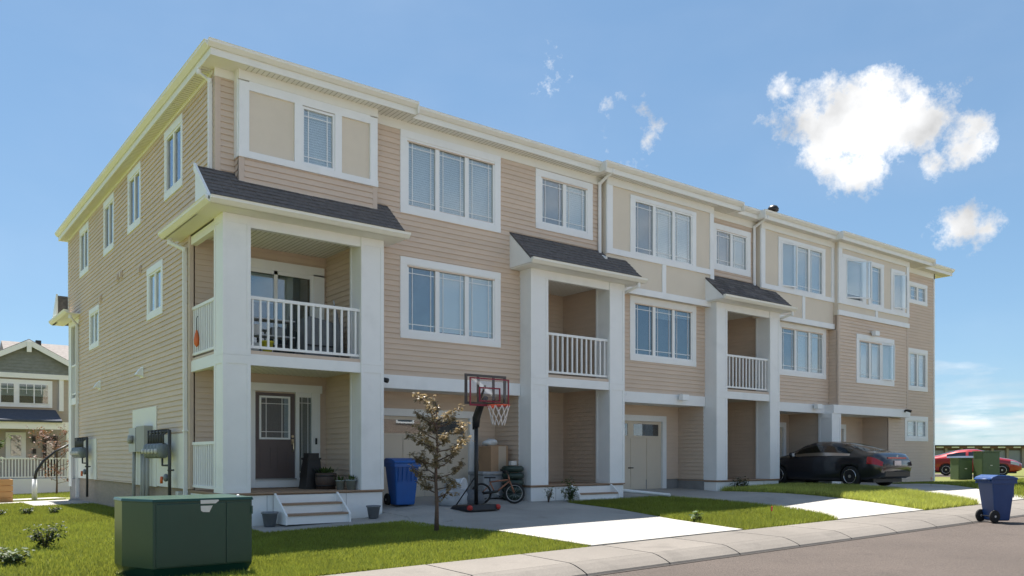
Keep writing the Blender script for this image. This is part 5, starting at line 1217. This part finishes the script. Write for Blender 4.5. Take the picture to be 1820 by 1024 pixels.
# ------------------------------------------------------------------ neighbouring house on the left
def neighbour():
    Y0 = 31.0; t_ = thing('neighbour_house', 'grey and tan two storey house with gable behind the lawn', 'house', (5.7, Y0, -.7))
    def p(n, m, mm, par=None): return obj(n, m.off((-5.7, -Y0, .7)), mm, par or t_)
    TAN = mat('taupe_siding', (.46, .40, .35), .7, .08, 1.5, stretch=(1, 1, 8)); GS = mat('grey_shake', (.22, .235, .23), .85, .2, 5, stretch=(1, 1, 2)); RF = mat('brown_roof', (.24, .215, .20), .9, .25, 6); DR = mat('slate_roof', (.07, .08, .105), .9, .25, 6)
    p('wall', MB().box(1.5, 9.5, Y0 + .1, Y0 + 9, -.8, 5.2), TAN)
    w_ = p('gable', MB().prism([(3.0, 5.2), (8.4, 5.2), (5.7, 6.62)], Y0 - .05, Y0 + 1, 'y'), GS)
    k = 0
    for z_ in np.arange(5.2, 6.5, .16):
        hw = 2.7 * (6.62 - z_) / 1.42 - .1
        if hw > .1: p('shake_course', MB().hexa([(5.7 - hw, Y0 - .075, z_), (5.7 + hw, Y0 - .075, z_), (5.7 + hw, Y0 - .04, z_), (5.7 - hw, Y0 - .04, z_), (5.7 - hw + .12, Y0 - .055, z_ + .155), (5.7 + hw - .12, Y0 - .055, z_ + .155), (5.7 + hw - .12, Y0 - .04, z_ + .155), (5.7 - hw + .12, Y0 - .04, z_ + .155)]), GS, w_)
    r_ = p('roof', MB().prism([(2.6, 5.1), (5.7, 6.75), (8.8, 5.1), (8.8, 5.22), (5.7, 6.9), (2.6, 5.22)], Y0 - .3, Y0 + 5, 'y'), RF)
    p('roof_plane', MB().prism([(Y0 - .2 + 1, 5.2), (Y0 + 4.5, 7.3), (Y0 + 9, 5.2)], 5.0, 11.5), RF, r_); p('roof_vent', MB().box(6.5, 6.75, Y0 + 3.6, Y0 + 3.9, 7.0, 7.35), BLACK, r_)
    for s in (1, -1): p('rake_board', MB().hexa([(5.7, Y0 - .34, 6.58), (5.7 + s * 3.1, Y0 - .34, 4.93), (5.7 + s * 3.1, Y0 - .30, 4.93), (5.7, Y0 - .30, 6.58), (5.7, Y0 - .34, 6.86), (5.7 + s * 3.1, Y0 - .34, 5.2), (5.7 + s * 3.1, Y0 - .30, 5.2), (5.7, Y0 - .30, 6.86)]), WHITE, r_)
    p('king_block', MB().box(5.6, 5.8, Y0 - .40, Y0 - .3, 6.25, 6.75), WHITE, r_)
    p('frieze', MB().box(2.9, 8.5, Y0 - .1, Y0 + .1, 4.98, 5.22), WHITE); p('corner_board', MB().box(7.05, 7.25, Y0 - .06, Y0 + .1, 3.4, 4.98), WHITE)
    wn = p('window', MB().box(4.0, 6.75, Y0 - .02, Y0 + .05, 3.55, 4.9), WHITE)
    for (a, b) in ((4.55, 5.08), (5.32, 5.92), (5.98, 6.55)):
        p('frame', MB().box(a - .03, b + .03, Y0 - .04, Y0 - .02, 3.72, 4.72), WHITE, wn); p('pane', MB().box(a, b, Y0 - .05, Y0 - .045, 3.76, 4.68), GLASSD, wn); p('blind', MB().box(a, b, Y0 - .043, Y0 - .041, 4.1, 4.68), BLIND, wn); p('backing', MB().box(a, b, Y0 - .0425, Y0 - .0415, 3.76, 4.1), DARK, wn)
        p('sash_bar', MB().box((a + b) / 2 - .012, (a + b) / 2 + .012, Y0 - .056, Y0 - .051, 4.2, 4.68).box(a, b, Y0 - .0565, Y0 - .0515, 4.42, 4.445), WHITE, wn)
    pr = p('porch_roof', MB().prism([(Y0 - 1.9, 2.85), (Y0 + .05, 3.45), (Y0 + .05, 2.8), (Y0 - 1.9, 2.75)], 2.0, 6.9), DR); p('beam', MB().box(2.0, 7.4, Y0 - 1.8, Y0 - 1.6, 2.42, 2.78), WHITE, pr)
    p('porch_post', MB().box(7.1, 7.35, Y0 - 1.8, Y0 - 1.55, -.1, 2.42), WHITE); p('porch_floor', MB().box(2.0, 7.4, Y0 - 1.8, Y0 + .1, -.75, .05), WHITE)
    w2 = p('window', MB().box(4.75, 5.6, Y0 + .0, Y0 + .09, 1.0, 2.3), WHITE); p('pane', MB().box(4.95, 5.4, Y0 - .02, Y0 - .01, 1.15, 2.15), GLASSD, w2); p('blind', MB().box(4.95, 5.4, Y0 - .006, Y0 - .004, 1.5, 2.15), BLIND, w2)
    d_ = p('door', MB().box(6.35, 7.0, Y0 + .02, Y0 + .09, .1, 2.15), BLACK); p('pane', MB().box(6.5, 6.9, Y0 - .0, Y0 + .015, 1.0, 1.9), GLASSD, d_)
    p('porch_light', MB().box(5.88, 6.02, Y0 - .05, Y0 + .09, 1.8, 2.15), BLACK); p('house_number', MB().box(5.9, 6.05, Y0 + .06, Y0 + .095, 1.25, 1.5), BLACK)
    rl = p('railing', MB().box(2.0, 7.2, Y0 - 1.78, Y0 - 1.7, .98, 1.05), WHITE); p('bottom_rail', MB().box(2.0, 7.2, Y0 - 1.77, Y0 - 1.71, .1, .16), WHITE, rl)
    for x_ in np.arange(3.9, 7.2, .13): p('baluster', MB().box(x_, x_ + .05, Y0 - 1.765, Y0 - 1.715, .16, .98), WHITE, rl)
neighbour()
t = thing('garden_box', 'tan wooden garden box at the far edge of side lawn', 'garden box', (2.2, 15.6, gz(2.2, 15.6) - .03))
TW = mat('tan_wood', (.50, .27, .10), .7, .12, 3, .1, 40, stretch=(1, 1, 8))
for k in range(4): obj('plank', MB().box(-1.2, 1.1, -.4, -.36, .02 + k * .2, .2 + k * .2), TW, t); obj('plank', MB().box(1.1, 1.14, -.4, .4, .02 + k * .2, .2 + k * .2), TW, t)
obj('back_panel', MB().box(-1.2, 1.1, .36, .4, .0, .8), TW, t)
t = thing('bent_hose_post', 'white post with a dark curved hose beyond the side lawn', 'post', (4.05, 16.0, gz(4.05, 16.0) - .02))
obj('post', MB().tube([(0, 0, 0), (0, 0, .75)], [.09, .07], 10), WHITE, t, True); obj('hose', MB().tube([(0, 0, .7), (.05, 0, 1.0), (.25, -.05, 1.35), (.6, -.1, 1.68), (1.0, -.15, 1.92)], [.05, .05, .045, .04, .035], 8), BLACK, t, True)

# houses across the road, seen only as reflections in the glass
def opposite_house(x, w, h, label, c, rc):
    y = -31; t_ = thing('opposite_house', label, 'house', (x, y, -.4)); wm = mat('opp_wall_' + label[:5].strip(), c, .8, .1, 1); rm = mat('opp_roof_' + label[:5].strip(), rc, .9, .2, 3)
    obj('wall', MB().box(-w / 2, w / 2, -8, 0, 0, h), wm, t_); obj('roof', MB().prism([(-w / 2 - .4, h), (0, h + w * .36), (w / 2 + .4, h)], -8.4, .4, 'y'), rm, t_)
    for s in (-1, 1): obj('rake_board', MB().hexa([(0, .4, h + w * .36 - .25), (s * (w / 2 + .4), .4, h - .25), (s * (w / 2 + .4), .45, h - .25), (0, .45, h + w * .36 - .25), (0, .4, h + w * .36), (s * (w / 2 + .4), .4, h), (s * (w / 2 + .4), .45, h), (0, .45, h + w * .36)]), WHITE, t_)
    for a in (-w * .25, w * .25):
        for z_ in (1.2, 3.8): o_ = obj('window', MB().box(a - .7, a + .7, 0, .06, z_, z_ + 1.3), WHITE, t_); obj('pane', MB().box(a - .58, a + .58, .061, .07, z_ + .12, z_ + 1.18), mat('opp_glass', (.05, .07, .09), .1), o_)
opposite_house(14, 8, 5.4, 'beige gabled house across the road, opposite the corner unit', (.36, .29, .22), (.12, .1, .09))
opposite_house(26, 9, 5.6, 'brown gabled house across the road, opposite the middle unit', (.25, .19, .15), (.10, .09, .09))
opposite_house(38, 9, 5.4, 'grey gabled house across the road, opposite the last unit', (.25, .26, .27), (.08, .08, .09))
